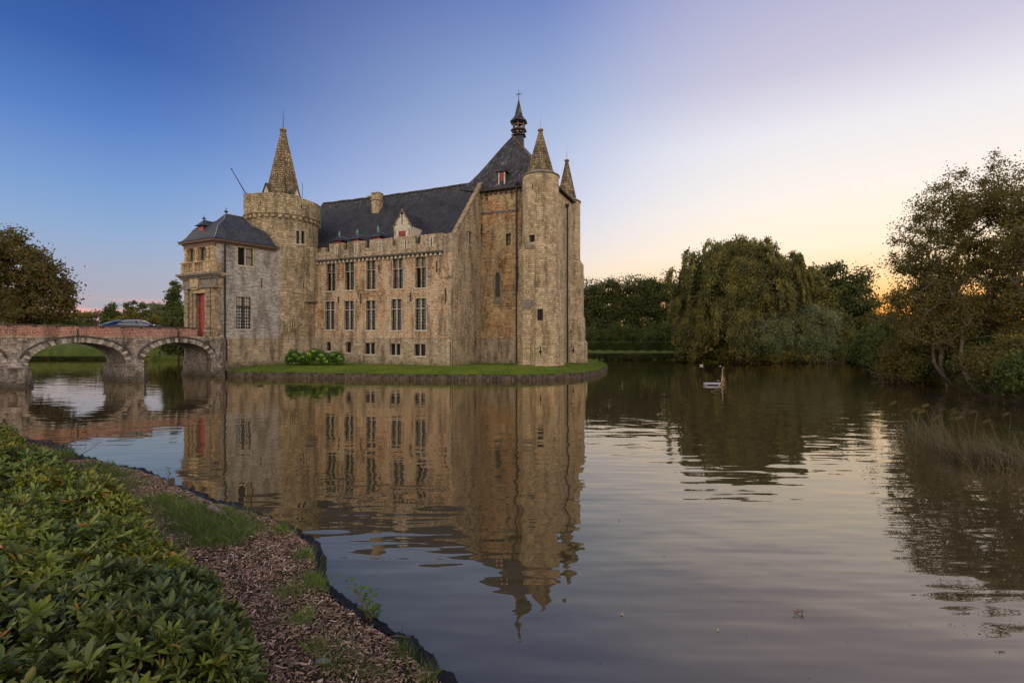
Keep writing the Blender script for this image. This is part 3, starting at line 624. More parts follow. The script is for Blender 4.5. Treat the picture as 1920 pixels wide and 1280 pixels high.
mb = MB(); hip_roof(mb, e, [r0, r1], [(0, d-.03), (.3, d+.12), (.65, d+(zt2-d)*.6), (1, zt2)]); mb.build('dormer_roof', M['slate_blue'], o); finial(o, Vector((r0.x, r0.y, zt2-.02)), .45)
# portal front
dr = GF.hole(367, 550, 385, 628); dr = (dr[0]-.25, 3.75, dr[2], dr[3])
z_bt = 11.05
wl_ = [(GF.u(368.5), GF.u(356)), (GF.u(391), GF.u(376))]; wl_ = [tuple(sorted(x)) for x in wl_]
wh = [(x[0], 11.15, x[1], 12.45) for x in wl_]
mb = MB(); wall(mb, GF, 0, 4.78, 3.75, ZE, [dr]+wh, .6, dz=2); fr_ = mb.build('portal_wall', M['portal'], castle)
for h in wh: window(fr_, GF, h, 2, None, surround=0, lattice=True, glass='greeng', sill=False, rec=.12, frame_m='ochre')
for o in [x for x in fr_.children if x.name.startswith('window')]: o.parent = castle; o.matrix_parent_inverse = castle.matrix_world.inverted()
mb = MB(); sbox(mb, GF, dr[0]+.1, dr[2]-.1, dr[1]+.06, dr[3]-.05, .3, .36)
do = mb.build('door', M['red'], castle); mb = MB(); um = (dr[0]+dr[2])/2; sbox(mb, GF, dr[0], dr[2], dr[1]+2.8, dr[1]+2.9, .26, .3); sbox(mb, GF, um-.03, um+.03, dr[1]+.1, dr[1]+2.8, .27, .3)
for k in range(4): sbox(mb, GF, dr[0]+.2, dr[2]-.2, dr[1]+.7+k*.95, dr[1]+.74+k*.95, .28, .3)
mb.build('door_rail', plain('dark_red_paint', (.2, .012, .012), .5), do)
random.seed(9)
def rust(u0_, u1_, z0_, z1_, dd, n):
    mb = MB()
    for k in range(n):
        h_ = (z1_-z0_)/n; e_ = random.uniform(-.02, .02); sbox(mb, GF, u0_+e_, u1_+e_, z0_+k*h_+.02, z0_+(k+1)*h_-.02, -dd-random.uniform(0, .04), .02)
    mb.build('pilaster', M['portal'], fr_)
rust(GF.u(397), GF.u(387), 4.6, 8.5, .18, 9); rust(GF.u(404.2), GF.u(398), 4.6, 8.5, .12, 9); rust(GF.u(356), GF.u(349), 3.8, 8.5, .2, 10); rust(GF.u(362), GF.u(357.5), 3.8, 8.4, .08, 8)
mb = MB(); sbox(mb, GF, -.25, GF.u(386.5), 3.62, 4.55, -.3, .1)
mb.build('pedestal', M['portal'], fr_)
mb = MB(); kx0, kx1 = GF.u(378), GF.u(362); sbox(mb, GF, dr[0]-.3, dr[2]+.3, 8.05, 8.45, -.14, .1)
kz = [(kx0, kx1, 8.45, 9.4)]
i0 = [GF.at(kx0+.15, 8.4, -.34), GF.at(kx1-.15, 8.4, -.34), GF.at(kx1-.15, 8.4, 0), GF.at(kx0+.15, 8.4, 0), GF.at(kx0-.1, 9.5, -.34), GF.at(kx1+.1, 9.5, -.34), GF.at(kx1+.1, 9.5, 0), GF.at(kx0-.1, 9.5, 0)]; mb.hexa(i0)
mb.build('keystone', M['ochre'], fr_)
mb = MB()
for z0_, z1_, p_ in ((8.5, 8.62, .34), (8.62, 8.8, .24), (8.8, 9.42, .2), (9.42, 9.6, .36), (9.6, 9.75, .5), (9.75, 9.97, .68)):
    sbox(mb, GF, -.1-p_*.75, 4.78+p_*.75, z0_, z1_-.002, -p_, .1)
mb.build('entablature', M['cornice'], fr_)
for q in (mb,): pass
mb = MB(); p_ = .34
for x in (402.5, 391, 371.5, 349.5):
    u_ = GF.u(x); sbox(mb, GF, u_-.17, u_+.17, 9.97, 11.1, -p_-.1, -p_+.16)
sbox(mb, GF, -.2, 4.9, 11.02, 11.13, -p_-.14, -p_+.2); sbox(mb, GF, -.2, 4.9, 9.972, 10.12, -p_-.1, -p_+.16)
sbox(mb, GF, -.15, GF.u(393), 9.975, 11.0, -p_-.06, 0); bal = mb.build('balcony', M['ochre'], castle)
us = [u_ for u_ in np.arange(GF.u(389), GF.u(351), .27) if abs(u_-GF.u(371.5)) > .25]
for u_ in us:
    b_ = MB(); b_.lathe(GF.at(float(u_), 10.12, -p_+.02), [(.07, 0), (.05, .08), (.1, .3), (.05, .55), (.045, .7), (.08, .82), (.08, .9)], 8); b_.build('baluster', M['ochre'], bal, smooth=True)
for x0, x1, n_ in ((355.5, 349.5, 1), (375, 369, 1), (397, 391, 1), (404, 399, 1)):
    mb = MB(); a, b = sorted((GF.u(x0), GF.u(x1))); um = (a+b)/2
    sbox(mb, GF, a, b, 11.13, 11.35, -.3, .05); sbox(mb, GF, a+.06, b-.06, 11.35, 12.3, -.2, .05); sbox(mb, GF, a, b, 12.3, 12.5, -.3, .05)
    mb.lathe(GF.at(um, 11.35, -.2), [(.12, 0), (.17, .25), (.12, .5), (.16, .7), (.1, .95)], 8)
    mb.build('carved_pillar', M['ochre'], fr_)
mb = MB(); sbox(mb, GF, -.05, 4.83, 12.5, 12.86, -.16, .05); mb.build('timber_frieze', M['wood'], fr_)
mb = MB(); sbox(mb, GR, -.12, .5, 4.5, 8.5, -.1, .05); sbox(mb, GR, -.2, .62, 8.5, 9.42, -.2, .05); sbox(mb, GR, -.6, .75, 9.6, 9.75, -.3, .05); sbox(mb, GR, -.7, .9, 9.75, 9.97, -.42, .05); sbox(mb, GR, -.3, .5, 9.973, 11.0, -.12, .05)
mb.lathe(GR.at(.3, 4.0, -.16), [(.1, 0), (.24, .25), (.27, .6), (.2, .9), (.08, 1.2), (.04, 1.6)], 10)
mb.build('portal_return', M['portal'], fr_)
# abutment under the gatehouse
mb = MB()
ab = [Vector((P(423, 0, 48.6).x, 48.6)), Vector((P(420, 0, 47.3).x, 47.3)), Vector((P(345.5, 0, 48.9).x, 48.9)), G1+ga*5.2, G1+gb*1.2]
mb.prism([tuple(p) for p in ab], -1, 1.4); cen = sum(ab, Vector((0, 0)))/5; ab2 = [tuple(p+(cen-p)*.05) for p in ab]; mb.prism(ab2, 1.4, 3.6)
mb.prism([tuple(p+(p-cen)*.02) for p in ab], 1.3, 1.42, bottom=True)
mb.prism([tuple(p+(p-cen)*.06) for p in ab], -1, .35)
mb.build('abutment', M['bridge'], castle)

# --- chapel tower
CH = Path([SV(-8.1, 6.37), SV(0, 6.37)])
gw = CH.hole(925.5, 503, 940.5, 571); q1 = CH.hole(948.3, 437.6, 958, 460.3); mb = MB()
wall(mb, CH, 0, 8.1, 3.62, 19.7, [gw, q1], .3, dz=3); mb.build('chapel_wall', M['chapel'], castle)
mb = MB(); wall(mb, CH, 0, 8.1, .2, 3.62, dep=-.05); sbox(mb, CH, 0, 8.04, 3.57, 3.70, -.12, .1); mb.build('chapel_plinth', M['plinth'], castle)
CL = Path([SV(0, 6.37), SV(0, 15.5)]); mb = MB(); wall(mb, CL, 0, 9.1, 12, 19.7)
wall(mb, Path([SV(2.6, 7.0), SV(2.6, 15.4)]), 0, 8.4, 12, 19.6); wall(mb, Path([SV(2.6, 15.4), SV(-8.1, 15.4)]), 0, 10.7, .2, 19.7)
CR = Path([SV(-8.1, 6.37), SV(-8.1, 15.4)]); wall(mb, CR, 0, 9.03, .2, 19.5); mb.build('chapel_side_wall', M['turret'], castle)
mb = MB(); za = CH.z(935, 397); a, b = CH.u(972), CH.u(902.5); sbox(mb, CH, a, b, za-.06, za+.1, -.13, .1)
u = a+.1
while u < b-1.9: sbox(mb, CH, u, u+.22, za-.26, za-.06, -.1, .05); u += .55
mb.build('string_course', M['cornice'], castle)
mb = MB()
u = .2
while u < 7.7: sbox(mb, CH, u, u+.25, 19.15, 19.6, -.2, .05); u += .6
mb.build('eaves_corbel', M['darkwood'], castle)
# gothic window
a, c, b, d = gw; cx = (a+b)/2; hw = (b-a)/2; zs_ = d-hw*1.9; mb = MB(); n_ = 10
def gothic(t, w_):    # pointed arch height above the spring line at |x| = t*w_
    r_ = 2.0*w_; return math.sqrt(max(0, r_*r_-(t*w_+r_-w_)**2))
iw = hw*.62
for sg in (-1, 1):
    for k in range(n_):
        t0, t1 = k/n_, (k+1)/n_
        zo0, zo1 = d, d; zi0 = zs_+gothic(t0, iw)*.95; zi1 = zs_+gothic(t1, iw)*.95
        mb.quad(CH.at(cx+sg*t0*iw, zi0, .02), CH.at(cx+sg*t1*iw, zi1, .02), CH.at(cx+sg*t1*iw, zo1, .02), CH.at(cx+sg*t0*iw, zo0, .02))
        mb.quad(CH.at(cx+sg*t0*iw, zi0, .02), CH.at(cx+sg*t1*iw, zi1, .02), CH.at(cx+sg*t1*iw, zi1, .28), CH.at(cx+sg*t0*iw, zi0, .28))
    x0, x1 = sorted((cx+sg*iw, cx+sg*hw)); sbox(mb, CH, x0, x1, c+.75, d, .02, .28)
q = [CH.at(a, c, .0), CH.at(b, c, .0), CH.at(b, c+.85, .2), CH.at(a, c+.85, .2)]; mb.quad(*q, mat=1)
o = mb.build('gothic_window', [M['portal'], M['cornice']], castle); mb = MB(); mb.quad(*[CH.at(x, z, .22) for x, z in ((cx-iw, c+.8), (cx+iw, c+.8), (cx+iw, d), (cx-iw, d))])
mb.build('pane', M['greeng'], o); mb = MB()
for z in np.arange(c+1.0, d-.3, .35): sbox(mb, CH, cx-iw, cx+iw, float(z), float(z)+.02, .19, .215)
sbox(mb, CH, cx-.012, cx+.012, c+.8, d-.2, .185, .214); mb.build('glazing_bar', M['iron'], o)
window(castle, CH, q1, 1, None, surround=.16, lattice=False, sill=False)
slit(castle, CH, 940, 645, 667, .1)
for x, y0, y1 in ((914, 356, 377), (960, 350, 370), (903.5, 420, 440)):
    mb = MB(); a, c, b, d = CH.hole(x-.5, y0, x+.5, y1); sbox(mb, CH, (a+b)/2-.035, (a+b)/2+.035, c, d, -.1, -.0); mb.build('wall_anchor', M['pipe'], castle)
# pyramid roof
def flare(mb, A_, B_, T0, T1, zlow=.45, n=6):
    rows = []
    for i in range(n+1):
        f = i/n; sagz = -zlow*math.sin(math.pi*min(1, f*1.15))*(1-f)
        rows.append([A_.lerp(T0, f)+Vector((0, 0, sagz)), B_.lerp(T1, f)+Vector((0, 0, sagz))])
    for i in range(n): mb.quad(rows[i][0], rows[i][1], rows[i+1][1], rows[i+1][0])
A1 = SVZ(-2.3, 9.8, 0); A1.z = HC+(640-255)/F*A1.y; A2 = SVZ(-2.5, 12.2, A1.z-.1)
Fc = SVZ(.45, 5.95, 19.62); Lc = SVZ(2.75, 6.8, 20.35); Rc = SVZ(-8.45, 5.95, 19.62); Br = SVZ(-8.45, 15.8, 19.62); Bl = SVZ(2.75, 15.8, 19.62)
mb = MB(); 
for A_, B_, T0, T1 in ((Rc, Fc, A1, A1), (Fc, Lc, A1, A1), (Lc, Bl, A1, A2), (Bl, Br, A2, A2), (Br, Rc, A2, A1)): flare(mb, A_, B_, T0, T1)
cr = mb.build('chapel_roof', M['slate'], castle)
mb = MB(); mb.quad(Fc, Rc, Br, Bl, Lc); mb.tube([Fc-Vector((0, 0, .02)), Rc-Vector((0, 0, .02))], .11, 6); mb.tube([Rc-Vector((0, 0, .02)), Br-Vector((0, 0, .02))], .11, 6); mb.build('eaves_gutter', M['darkwood'], cr)
mb = MB(); mb.tube([A1+Vector((0, 0, .03)), A2+Vector((0, 0, .03))], .07, 6)
pr = []
for i in range(7): f = i/6; pr.append(Rc.lerp(A1, f)+Vector((0, 0, -.45*math.sin(math.pi*min(1, f*1.15))*(1-f)+.03)))
mb.tube(pr, .07, 6); mb.build('hip_flashing', M['wood'], cr)
CD = Path([SV(-8.1, 6.3), SV(0, 6.3)]); a, c, b, d = CD.hole(934.5, 322, 946.5, 340.5); mb = MB(); sbox(mb, CD, a+.12, b-.12, c+.05, d, -.02, .1); o = mb.build('dormer', M['red'], cr)
mb = MB(); sbox(mb, CD, a-.02, a+.12, c-.3, d, 0, .12); sbox(mb, CD, b-.12, b+.02, c-.3, d, 0, .12); sbox(mb, CD, a+.0, b-.0, c-.3, c+.05, .003, 1.4, 1); sbox(mb, CD, a, b, c+.05, d, .125, 1.6, 1); mb.build('dormer_cheek', [M['lintel'], M['slate']], o)
zt2 = CD.z(941, 307); e = [CD.at(a-.25, d, -.25), CD.at(b+.25, d, -.25), CD.at(b+.25, d, 1.9), CD.at(a-.25, d, 1.9)]; r0 = CD.at((a+b)/2, 0, .35); r1 = CD.at((a+b)/2, 0, 1.9)
mb = MB(); hip_roof(mb, e, [r0, r1], [(0, d-.02), (.4, d+(zt2-d)*.3), (1, zt2)]); mb.build('dormer_roof', M['slate'], o); finial(o, Vector((r0.x, r0.y, zt2-.02)), .35, 'zinc')
# belfry
BP = SV(-2.45, 11.33); BZ = lambda y: HC+(640-y)/F*BP.y
bc = Vector((BP.x, BP.y, 0)); pm = BP.y/F
mb = MB(); mb.lathe(bc, [(.74, 24.5), (.66, BZ(257))], 6, rot=.35); mb.lathe(bc, [(.66, BZ(257)), (.92, BZ(256)), (.92, BZ(254.5)), (.6, BZ(253.5)), (.001, BZ(253.4))], 6, rot=.35); bf = mb.build('belfry', M['slate_blue'], cr)
mb = MB()
for k in range(6):
    a_ = .35+k*math.pi/3; q = bc+Vector((math.cos(a_)*.68, math.sin(a_)*.68, 0)); mb.tube([q+Vector((0, 0, BZ(254))), q+Vector((0, 0, BZ(229)))], .085, 5)
mb.lathe(bc, [(.62, BZ(248)), (1.02, BZ(246)), (.74, BZ(242)), (.66, BZ(242))], 6, rot=.35)
mb.lathe(bc, [(.66, BZ(237)), (.74, BZ(237)), (.74, BZ(235)), (.66, BZ(235))], 6, rot=.35); mb.build('belfry_post', M['wood'], bf)
mb = MB(); mb.lathe(bc, [(.001, BZ(233)), (.62, BZ(233)), (1.1, BZ(230)), (.86, BZ(226)), (.56, BZ(220)), (.44, BZ(213)), (.27, BZ(202)), (.06, BZ(188)), (.001, BZ(187.5))], 6, rot=.35); sp2 = mb.build('belfry_spire', M['slate'], bf)
mb = MB(); mb.lathe(bc, [(.3, BZ(252)), (.28, BZ(250)), (.2, BZ(247)), (.15, BZ(244)), (.001, BZ(243.6))], 12); mb.tube([bc+Vector((0, 0, BZ(244))), bc+Vector((0, 0, BZ(236)))], .03, 5); mb.build('bell', M['iron'], bf)
mb = MB(); ux = Vector((U.x, U.y, 0)); c_ = bc+Vector((0, 0, BZ(177)))
mb.tube([bc+Vector((0, 0, BZ(188))), bc+Vector((0, 0, BZ(168)))], [.045, .02], 5)
for dz_ in (-1, 1):
    mb.tube([c_-ux*.36+Vector((0, 0, dz_*.06)), c_+ux*.36-Vector((0, 0, dz_*.06))], .02, 4)
for k in range(4):
    a0_ = k*math.pi/2; d0 = ux*math.cos(a0_)+Vector((0, 0, 1))*math.sin(a0_); d1 = ux*math.cos(a0_+math.pi/2)+Vector((0, 0, 1))*math.sin(a0_+math.pi/2); mb.tube([c_+d0*.16, c_+(d0+d1)*.07, c_+d1*.16], .016, 4)
mb.build('iron_cross', M['iron'], sp2)
# turrets
def turret(c, r, oct_prof, apexy, eavez, wins, slits, rody, rot):
    D_ = c[1]; S1 = circle(c, r, 40); mb = MB(); hh = [S1.hole(*w) for w in wins if w[4:] == ()]
    top_z = oct_prof[-1][1]; n8 = 8
    hi = [w for w in wins if HC+(640-w[3])/F*D_ > top_z]; lo = [w for w in wins if w not in hi]
    wall(mb, S1, 0, S1.L[-1], top_z-.1, eavez, [S1.hole(*w) for w in hi], .3, dz=2)
    for i in range(len(oct_prof)-1):
        (r0_, z0_), (r1_, z1_) = oct_prof[i], oct_prof[i+1]
        if abs(r1_-r0_) < 1e-6:
            So = circle(c, r0_/math.cos(math.pi/8), 8, rot); H = [So.hole(*w) for w in lo if z0_ < HC+(640-(w[1]+w[3])/2)/F*(D_-r0_) < z1_]
            wall(mb, So, 0, So.L[-1], z0_, z1_, H, .3, dz=2)
        else: mb.lathe((c[0], c[1], 0), [(r0_/math.cos(math.pi/8), z0_), (r1_/(math.cos(math.pi/8) if i < len(oct_prof)-2 else 1), z1_)], 8, rot=rot)
    tu = mb.build('turret', M['turret'], castle)
    for w in hi: window(castle, S1, S1.hole(*w), 2, None, surround=0, lattice=False, sill=False, mull=.07, frame_m='iron')
    for w in lo:
        zc = HC+(640-(w[1]+w[3])/2)/F*(D_-r)
        for i in range(len(oct_prof)-1):
            (r0_, z0_), (r1_, z1_) = oct_prof[i], oct_prof[i+1]
            if abs(r1_-r0_) < 1e-6 and z0_ < zc < z1_:
                So = circle(c, r0_/math.cos(math.pi/8), 8, rot); window(castle, So, So.hole(*w), 3 if w[2]-w[0] > 8 else 2, None, surround=0, lattice=False, sill=False, mull=.05, frame_m='iron')
    for x, y0, y1, lowz in slits:
        So = circle(c, oct_prof[lowz][0]/math.cos(math.pi/8), 8, rot) if lowz is not None else S1; slit(castle, So, x, y0, y1, .12)
        if lowz is not None:
            a, cc, b, dd = So.hole(x-.5, y0, x+.5, y1); m2 = MB(); sbox(m2, So, (a+b)/2-.13, (a+b)/2+.13, cc+.2, cc+.42, -.024, .01); m2.build('slit_eye', M['void'], tu)
    ap = HC+(640-apexy)/F*D_; mb = MB()
    mb.lathe((c[0], c[1], 0), [(r+.0, eavez-.1), (r+.1, eavez-.04), (r+.1, eavez+.06), (r*.72, eavez+.42), (r*.70, eavez+.43)], 40); 
    cone = MB(); cone.lathe((c[0], c[1], 0), [(r*.79, eavez+.2), (r*.66, eavez+1.1), (.2, ap-.3), (.17, ap-.15)], 10, rot=.1)
    mb.build('turret_cornice', M['cornice'], tu); cn = cone.build('spire', M['spire'], tu)
    mb = MB(); mb.lathe((c[0], c[1], ap-.22), [(.15, 0), (.29, .08), (.3, .2), (.18, .25), (.001, .28)], 12); mb.build('spire_cap', M['portal'], cn)
    mb = MB(); zr_ = HC+(640-rody)/F*D_; mb.tube([(c[0], c[1], ap), (c[0], c[1], ap+(zr_-ap)*.45), (c[0], c[1], ap+(zr_-ap)*.46), (c[0], c[1], zr_)], [.05, .04, .025, .012], 5); mb.build('lightning_rod', M['zinc'], cn)
    return tu
T1 = (2.92, 51.3); T2 = (6.58, 60.1)
turret(T1, 1.87, [(2.32, .2), (2.32, .95), (2.2, 1.05), (2.2, 8.2), (2.08, 8.6), (2.08, 12.6), (1.87, 13.2)], 243, 20.05,
       [(992, 440.6, 1002.5, 456), (1007, 579, 1019, 600.5)], [(999, 346, 355, None), (1013.5, 649, 665, 3)], 213, R(-22.7+22.5))
turret(T2, 1.58, [(2.28, .2), (2.28, 3.1), (2.05, 3.5), (2.05, 5.9), (1.86, 6.4), (1.86, 12.4), (1.58, 13.1)], 300, 19.9,
       [(1073, 588, 1079, 607)], [(1075, 650, 662, 1)], 272, R(-22.7+22.5))
# buttresses on the near turret
T1p = circle(T1, 2.2/math.cos(math.pi/8), 8, R(-.2))
mb = MB()
for x0, x1, zt_, dp in ((981, 1002, 12.75, .12), (981, 1001, 7.0, .16), (982, 998, 3.9, .2)):
    SB = Path([(P(x0, 0, 49.55).x, 49.55), (P(x1, 0, 49.05).x, 49.05)])
    a, b = 0, SB.L[-1]; sbox(mb, SB, a, b, 1.0, zt_, -dp+.1, .6)
bu = mb.build('buttress', M['turret'], castle)
for x0, x1, y0, y1 in ((983, 1003, 459, 466), (982, 1001, 561, 574), (984, 999, 628, 668), (984, 994, 574, 580)):
    SB = Path([(P(x0, 0, 49.55).x, 49.55), (P(x1, 0, 49.05).x, 49.05)]); z1_ = HC+(640-y0)/F*49.2; z0_ = HC+(640-y1)/F*49.2; mb = MB(); sbox(mb, SB, .05, SB.L[-1]-.05, z0_, z1_, -.125 if y0 < 620 else -.115, .3); mb.build('worn_block', M['cornice'], bu)
# drainpipes
CRp = Path([SV(-8.1, 6.37), SV(-8.1, 15.4)]); pr_pts = [CH.at(CH.u(971.5), 0, -.42)]; q_ = CRp.at(CRp.u(1059.5), 0, -.28); pr_pts.append(q_)
for q_, yt in zip(pr_pts, (345, 386)):
    zt_ = HC+(640-yt)/F*q_.y; mb = MB(); up = lambda z: Vector((q_.x, q_.y, z)); mb.tube([up(zt_), up(9), up(.6)], .1, 8)
    for z in (17, 14, 11, 8, 5): mb.lathe(up(z), [(.1, -.07), (.13, -.06), (.13, .06), (.1, .07)], 8)
    mb.lathe(up(zt_-.3), [(.1, 0), (.22, .3), (.22, .5), (.1, .52)], 8); mb.build('drainpipe', M['pipe'], castle)
mb = MB(); RW = Path([SV(-8.22, 8.2), SV(-8.22, 14)])
mb.tube([P(1050, 418, 56.3), P(1057, 414, 56.2), P(1059, 425, 56.3)], .06, 5); mb.tube([P(1051, 416, 56.3), P(1051, 432, 56.3)], .05, 5); mb.build('hoist_bracket', M['iron'], castle)
# ------------------------------------------------------------------ WATER AND LAND
def water_mat():
    m = bpy.data.materials.new('pond_water'); m.use_nodes = True; nt = m.node_tree; nt.nodes.clear(); L = nt.links
    t = N(nt, 'ShaderNodeTexCoord')
    def wave(scale, sx_, rot, detail=2):
        mp = N(nt, 'ShaderNodeMapping'); mp.inputs['Scale'].default_value = (sx_, 1, 1); mp.inputs['Rotation'].default_value = (0, 0, rot); L.new(t.outputs['Object'], mp.inputs[0])
        n = N(nt, 'ShaderNodeTexNoise'); n.inputs['Scale'].default_value = scale; n.inputs['Detail'].default_value = detail; n.inputs['Roughness'].default_value = .45; L.new(mp.outputs[0], n.inputs['Vector']); return n.outputs[0]
    calm = ramp(nt, wave(.13, 1, .3, 2), [(.36, (.25,)*3), (.6, (1, 1, 1))])
    h = mth(nt, 'ADD', mth(nt, 'MULTIPLY', wave(.9, .55, .25), 1.35), mth(nt, 'MULTIPLY', mth(nt, 'MULTIPLY', wave(3.0, .13, .06, 1), .40), calm))
    h = mth(nt, 'ADD', h, mth(nt, 'MULTIPLY', mth(nt, 'MULTIPLY', wave(4.2, .2, -.1, 1), .17), calm))
    h = mth(nt, 'ADD', h, mth(nt, 'MULTIPLY', mth(nt, 'MULTIPLY', wave(9, .4, .4), .02), calm))
    sp_ = N(nt, 'ShaderNodeSeparateXYZ'); L.new(t.outputs['Object'], sp_.inputs[0])      # sheltered water in the lee of the castle
    k = mth(nt, 'DIVIDE', mth(nt, 'ADD', mth(nt, 'SUBTRACT', sp_.outputs[0], mth(nt, 'MULTIPLY', sp_.outputs[1], .8)), 18), 8)
    h = mth(nt, 'MULTIPLY', h, mth(nt, 'MAXIMUM', mth(nt, 'MINIMUM', k, 1), .42))
    b = N(nt, 'ShaderNodeBump'); b.inputs['Strength'].default_value = 1; b.inputs['Distance'].default_value = WAVE; L.new(h, b.inputs['Height'])
    g = N(nt, 'ShaderNodeBsdfGlossy'); g.inputs['Roughness'].default_value = .01; g.inputs['Color'].default_value = (1, .905, .775, 1); d = N(nt, 'ShaderNodeBsdfDiffuse'); d.inputs[0].default_value = (.050, .041, .022, 1)
    fr = N(nt, 'ShaderNodeFresnel'); fr.inputs['IOR'].default_value = 2.0; mx = N(nt, 'ShaderNodeMixShader'); o = N(nt, 'ShaderNodeOutputMaterial')
    for x in (g, fr): L.new(b.outputs[0], x.inputs['Normal'])
    L.new(mth(nt, 'MULTIPLY', fr.outputs[0], 1.22, clamp=True), mx.inputs[0]); L.new(d.outputs[0], mx.inputs[1]); L.new(g.outputs[0], mx.inputs[2]); L.new(mx.outputs[0], o.inputs[0]); return m
WAVE = .023
M['water'] = water_mat()
def lawn(name, a, b, c):
    m, nt, p, o = mat_new(name); L = nt.links; t = N(nt, 'ShaderNodeTexCoord')
    n = N(nt, 'ShaderNodeTexNoise'); n.inputs['Scale'].default_value = .5; n.inputs['Detail'].default_value = 8; n.inputs['Roughness'].default_value = .7; L.new(t.outputs['Object'], n.inputs['Vector'])
    f = N(nt, 'ShaderNodeTexNoise'); f.inputs['Scale'].default_value = 14; f.inputs['Detail'].default_value = 5; L.new(t.outputs['Object'], f.inputs['Vector'])
    col = ramp(nt, n.outputs[0], [(.3, a), (.5, b), (.72, c)]); col = mixc(nt, 1.0, col, ramp(nt, f.outputs[0], [(.3, (.6,)*3), (.7, (1.35,)*3)]), 'MULTIPLY')
    L.new(col, p.inputs['Base Color']); p.inputs['Roughness'].default_value = .95; p.inputs['Specular IOR Level'].default_value = .1
    bp = N(nt, 'ShaderNodeBump'); bp.inputs['Distance'].default_value = .06; L.new(f.outputs[0], bp.inputs['Height']); L.new(bp.outputs[0], p.inputs['Normal']); return m
def wildground():
    m = lawn('ground_grass', (.045, .070, .010), (.085, .115, .018), (.15, .145, .035)); nt = m.node_tree; p = [n for n in nt.nodes if n.type == 'BSDF_PRINCIPLED'][0]; src = p.inputs['Base Color'].links[0].from_socket
    t = N(nt, 'ShaderNodeTexCoord'); sp_ = N(nt, 'ShaderNodeSeparateXYZ'); nt.links.new(t.outputs['Object'], sp_.inputs[0]); n = N(nt, 'ShaderNodeTexNoise'); n.inputs['Scale'].default_value = .3; nt.links.new(t.outputs['Object'], n.inputs['Vector'])
    k = mth(nt, 'SUBTRACT', mth(nt, 'ADD', sp_.outputs[0], mth(nt, 'MULTIPLY', n.outputs[0], 6)), mth(nt, 'MULTIPLY', sp_.outputs[1], .30)); f = mth(nt, 'MULTIPLY', mth(nt, 'SUBTRACT', k, 11.5), .4, clamp=True)
    nt.links.new(mixc(nt, f, src, (.035, .028, .014, 1)), p.inputs['Base Color']); return m
M['ground'] = wildground()
M['lawn'] = lawn('lawn_grass', (.045, .070, .010), (.075, .105, .016), (.13, .13, .03))
M['island'] = lawn('island_grass', (.065, .105, .010), (.11, .155, .018), (.19, .18, .035))
M['soil'] = lawn('dark_soil', (.022, .014, .010), (.045, .030, .022), (.06, .045, .03))
mb = MB()
mb.quad((-4000, -300, 0), (4000, -300, 0), (4000, 4000, 0), (-4000, 4000, 0)); w_ = mb.build('water', M['water']); kind(w_, 'structure')
mb = MB(); mb.quad((-400, -300, -1.4), (400, -300, -1.4), (400, 400, -1.4), (-400, 400, -1.4)); kind(mb.build('pond_bed', M['soil']), 'structure')
# far and side banks: one sheet out to the horizon
def az(px): return math.degrees(math.atan((px-960)/F))
sh = [(-180, 16), (-150, 18), (-110, 20), (-90, 24), (-72, 30), (-60, 44), (-55, 60), (-51, 110)]
for px, D in ((0, 90), (60, 92), (190, 92), (345, 90), (600, 92), (900, 92), (1098, 90), (1180, 91), (1290, 90), (1305, 81), (1340, 79), (1400, 77), (1480, 76.5), (1575, 78), (1590, 96), (1610, 100), (1618, 70), (1628, 56), (1645, 51), (1700, 43), (1790, 35), (1830, 31.6), (1920, 25)):
    a = az(px); sh.append((a, D/math.cos(R(a))))
sh += [(50, 29), (56, 23), (66, 19), (80, 16), (100, 14), (120, 12), (150, 12), (179.9, 16)]
sa = np.array([s[0] for s in sh]); sr = np.array([s[1] for s in sh])
TH = np.unique(np.concatenate([np.linspace(-180, 179.9, 200), np.linspace(-60, 60, 500)])); RR = np.interp(TH, sa, sr)
RR = RR+np.where(np.abs(TH) < 60, .25*np.sin(TH*9)+.2*np.sin(TH*23+1), 0)
hl = np.interp(TH, [-180, -60, -45, -10, 5, 12, 30, 36, 45, 60, 180], [.6, 3.6, 2.9, 2.7, 1.7, 1.5, 1.3, 1.1, 1.2, 1.0, .6])
offs = [(-.01, -1.4, 0), (0, .2, 0), (.5, .32, 0), (2.5, 0, .45), (6, 0, .75), (12, 0, .95), (25, 0, 1.0), (80, 0, 1.05), (400, 0, 1.1), (1500, 0, 1.1), (6000, 0, 1.1)]
rows = []
for d_, z_, m_ in offs:
    r_ = RR+d_; zz = z_+hl*m_+(.12*np.sin(TH*5.3+d_)*(m_ > 0)*(d_ < 100)); x = r_*np.sin(np.radians(TH)); y = r_*np.cos(np.radians(TH))
    rows.append(np.stack([x, y, zz], 1))
back_mask = np.ones(len(TH), bool)
Vv = np.concatenate(rows); n_t = len(TH); fc = []
for j in range(len(offs)-1):
    for i in range(n_t):
        if abs(TH[i]) > 118: continue
        i2 = (i+1) % n_t; fc.append((j*n_t+i, j*n_t+i2, (j+1)*n_t+i2, (j+1)*n_t+i))
g_ = np_mesh('ground', Vv, np.array(fc), M['ground'], smooth=True); kind(g_, 'structure')
def gz(x, y):
    th = math.degrees(math.atan2(x, y)); r_ = math.hypot(x, y); d_ = r_-np.interp(th, sa, sr); h_ = float(np.interp(th, [-180, -60, -45, -10, 5, 12, 30, 36, 45, 60, 180], [.6, 3.6, 2.9, 2.7, 1.7, 1.5, 1.3, 1.1, 1.2, 1.0, .6]))
    return float(np.interp(d_, [0, .5, 2.5, 6, 12, 25, 80, 400], [.2, .32, .45*h_, .75*h_, .95*h_, h_, 1.05*h_, 1.1*h_]))
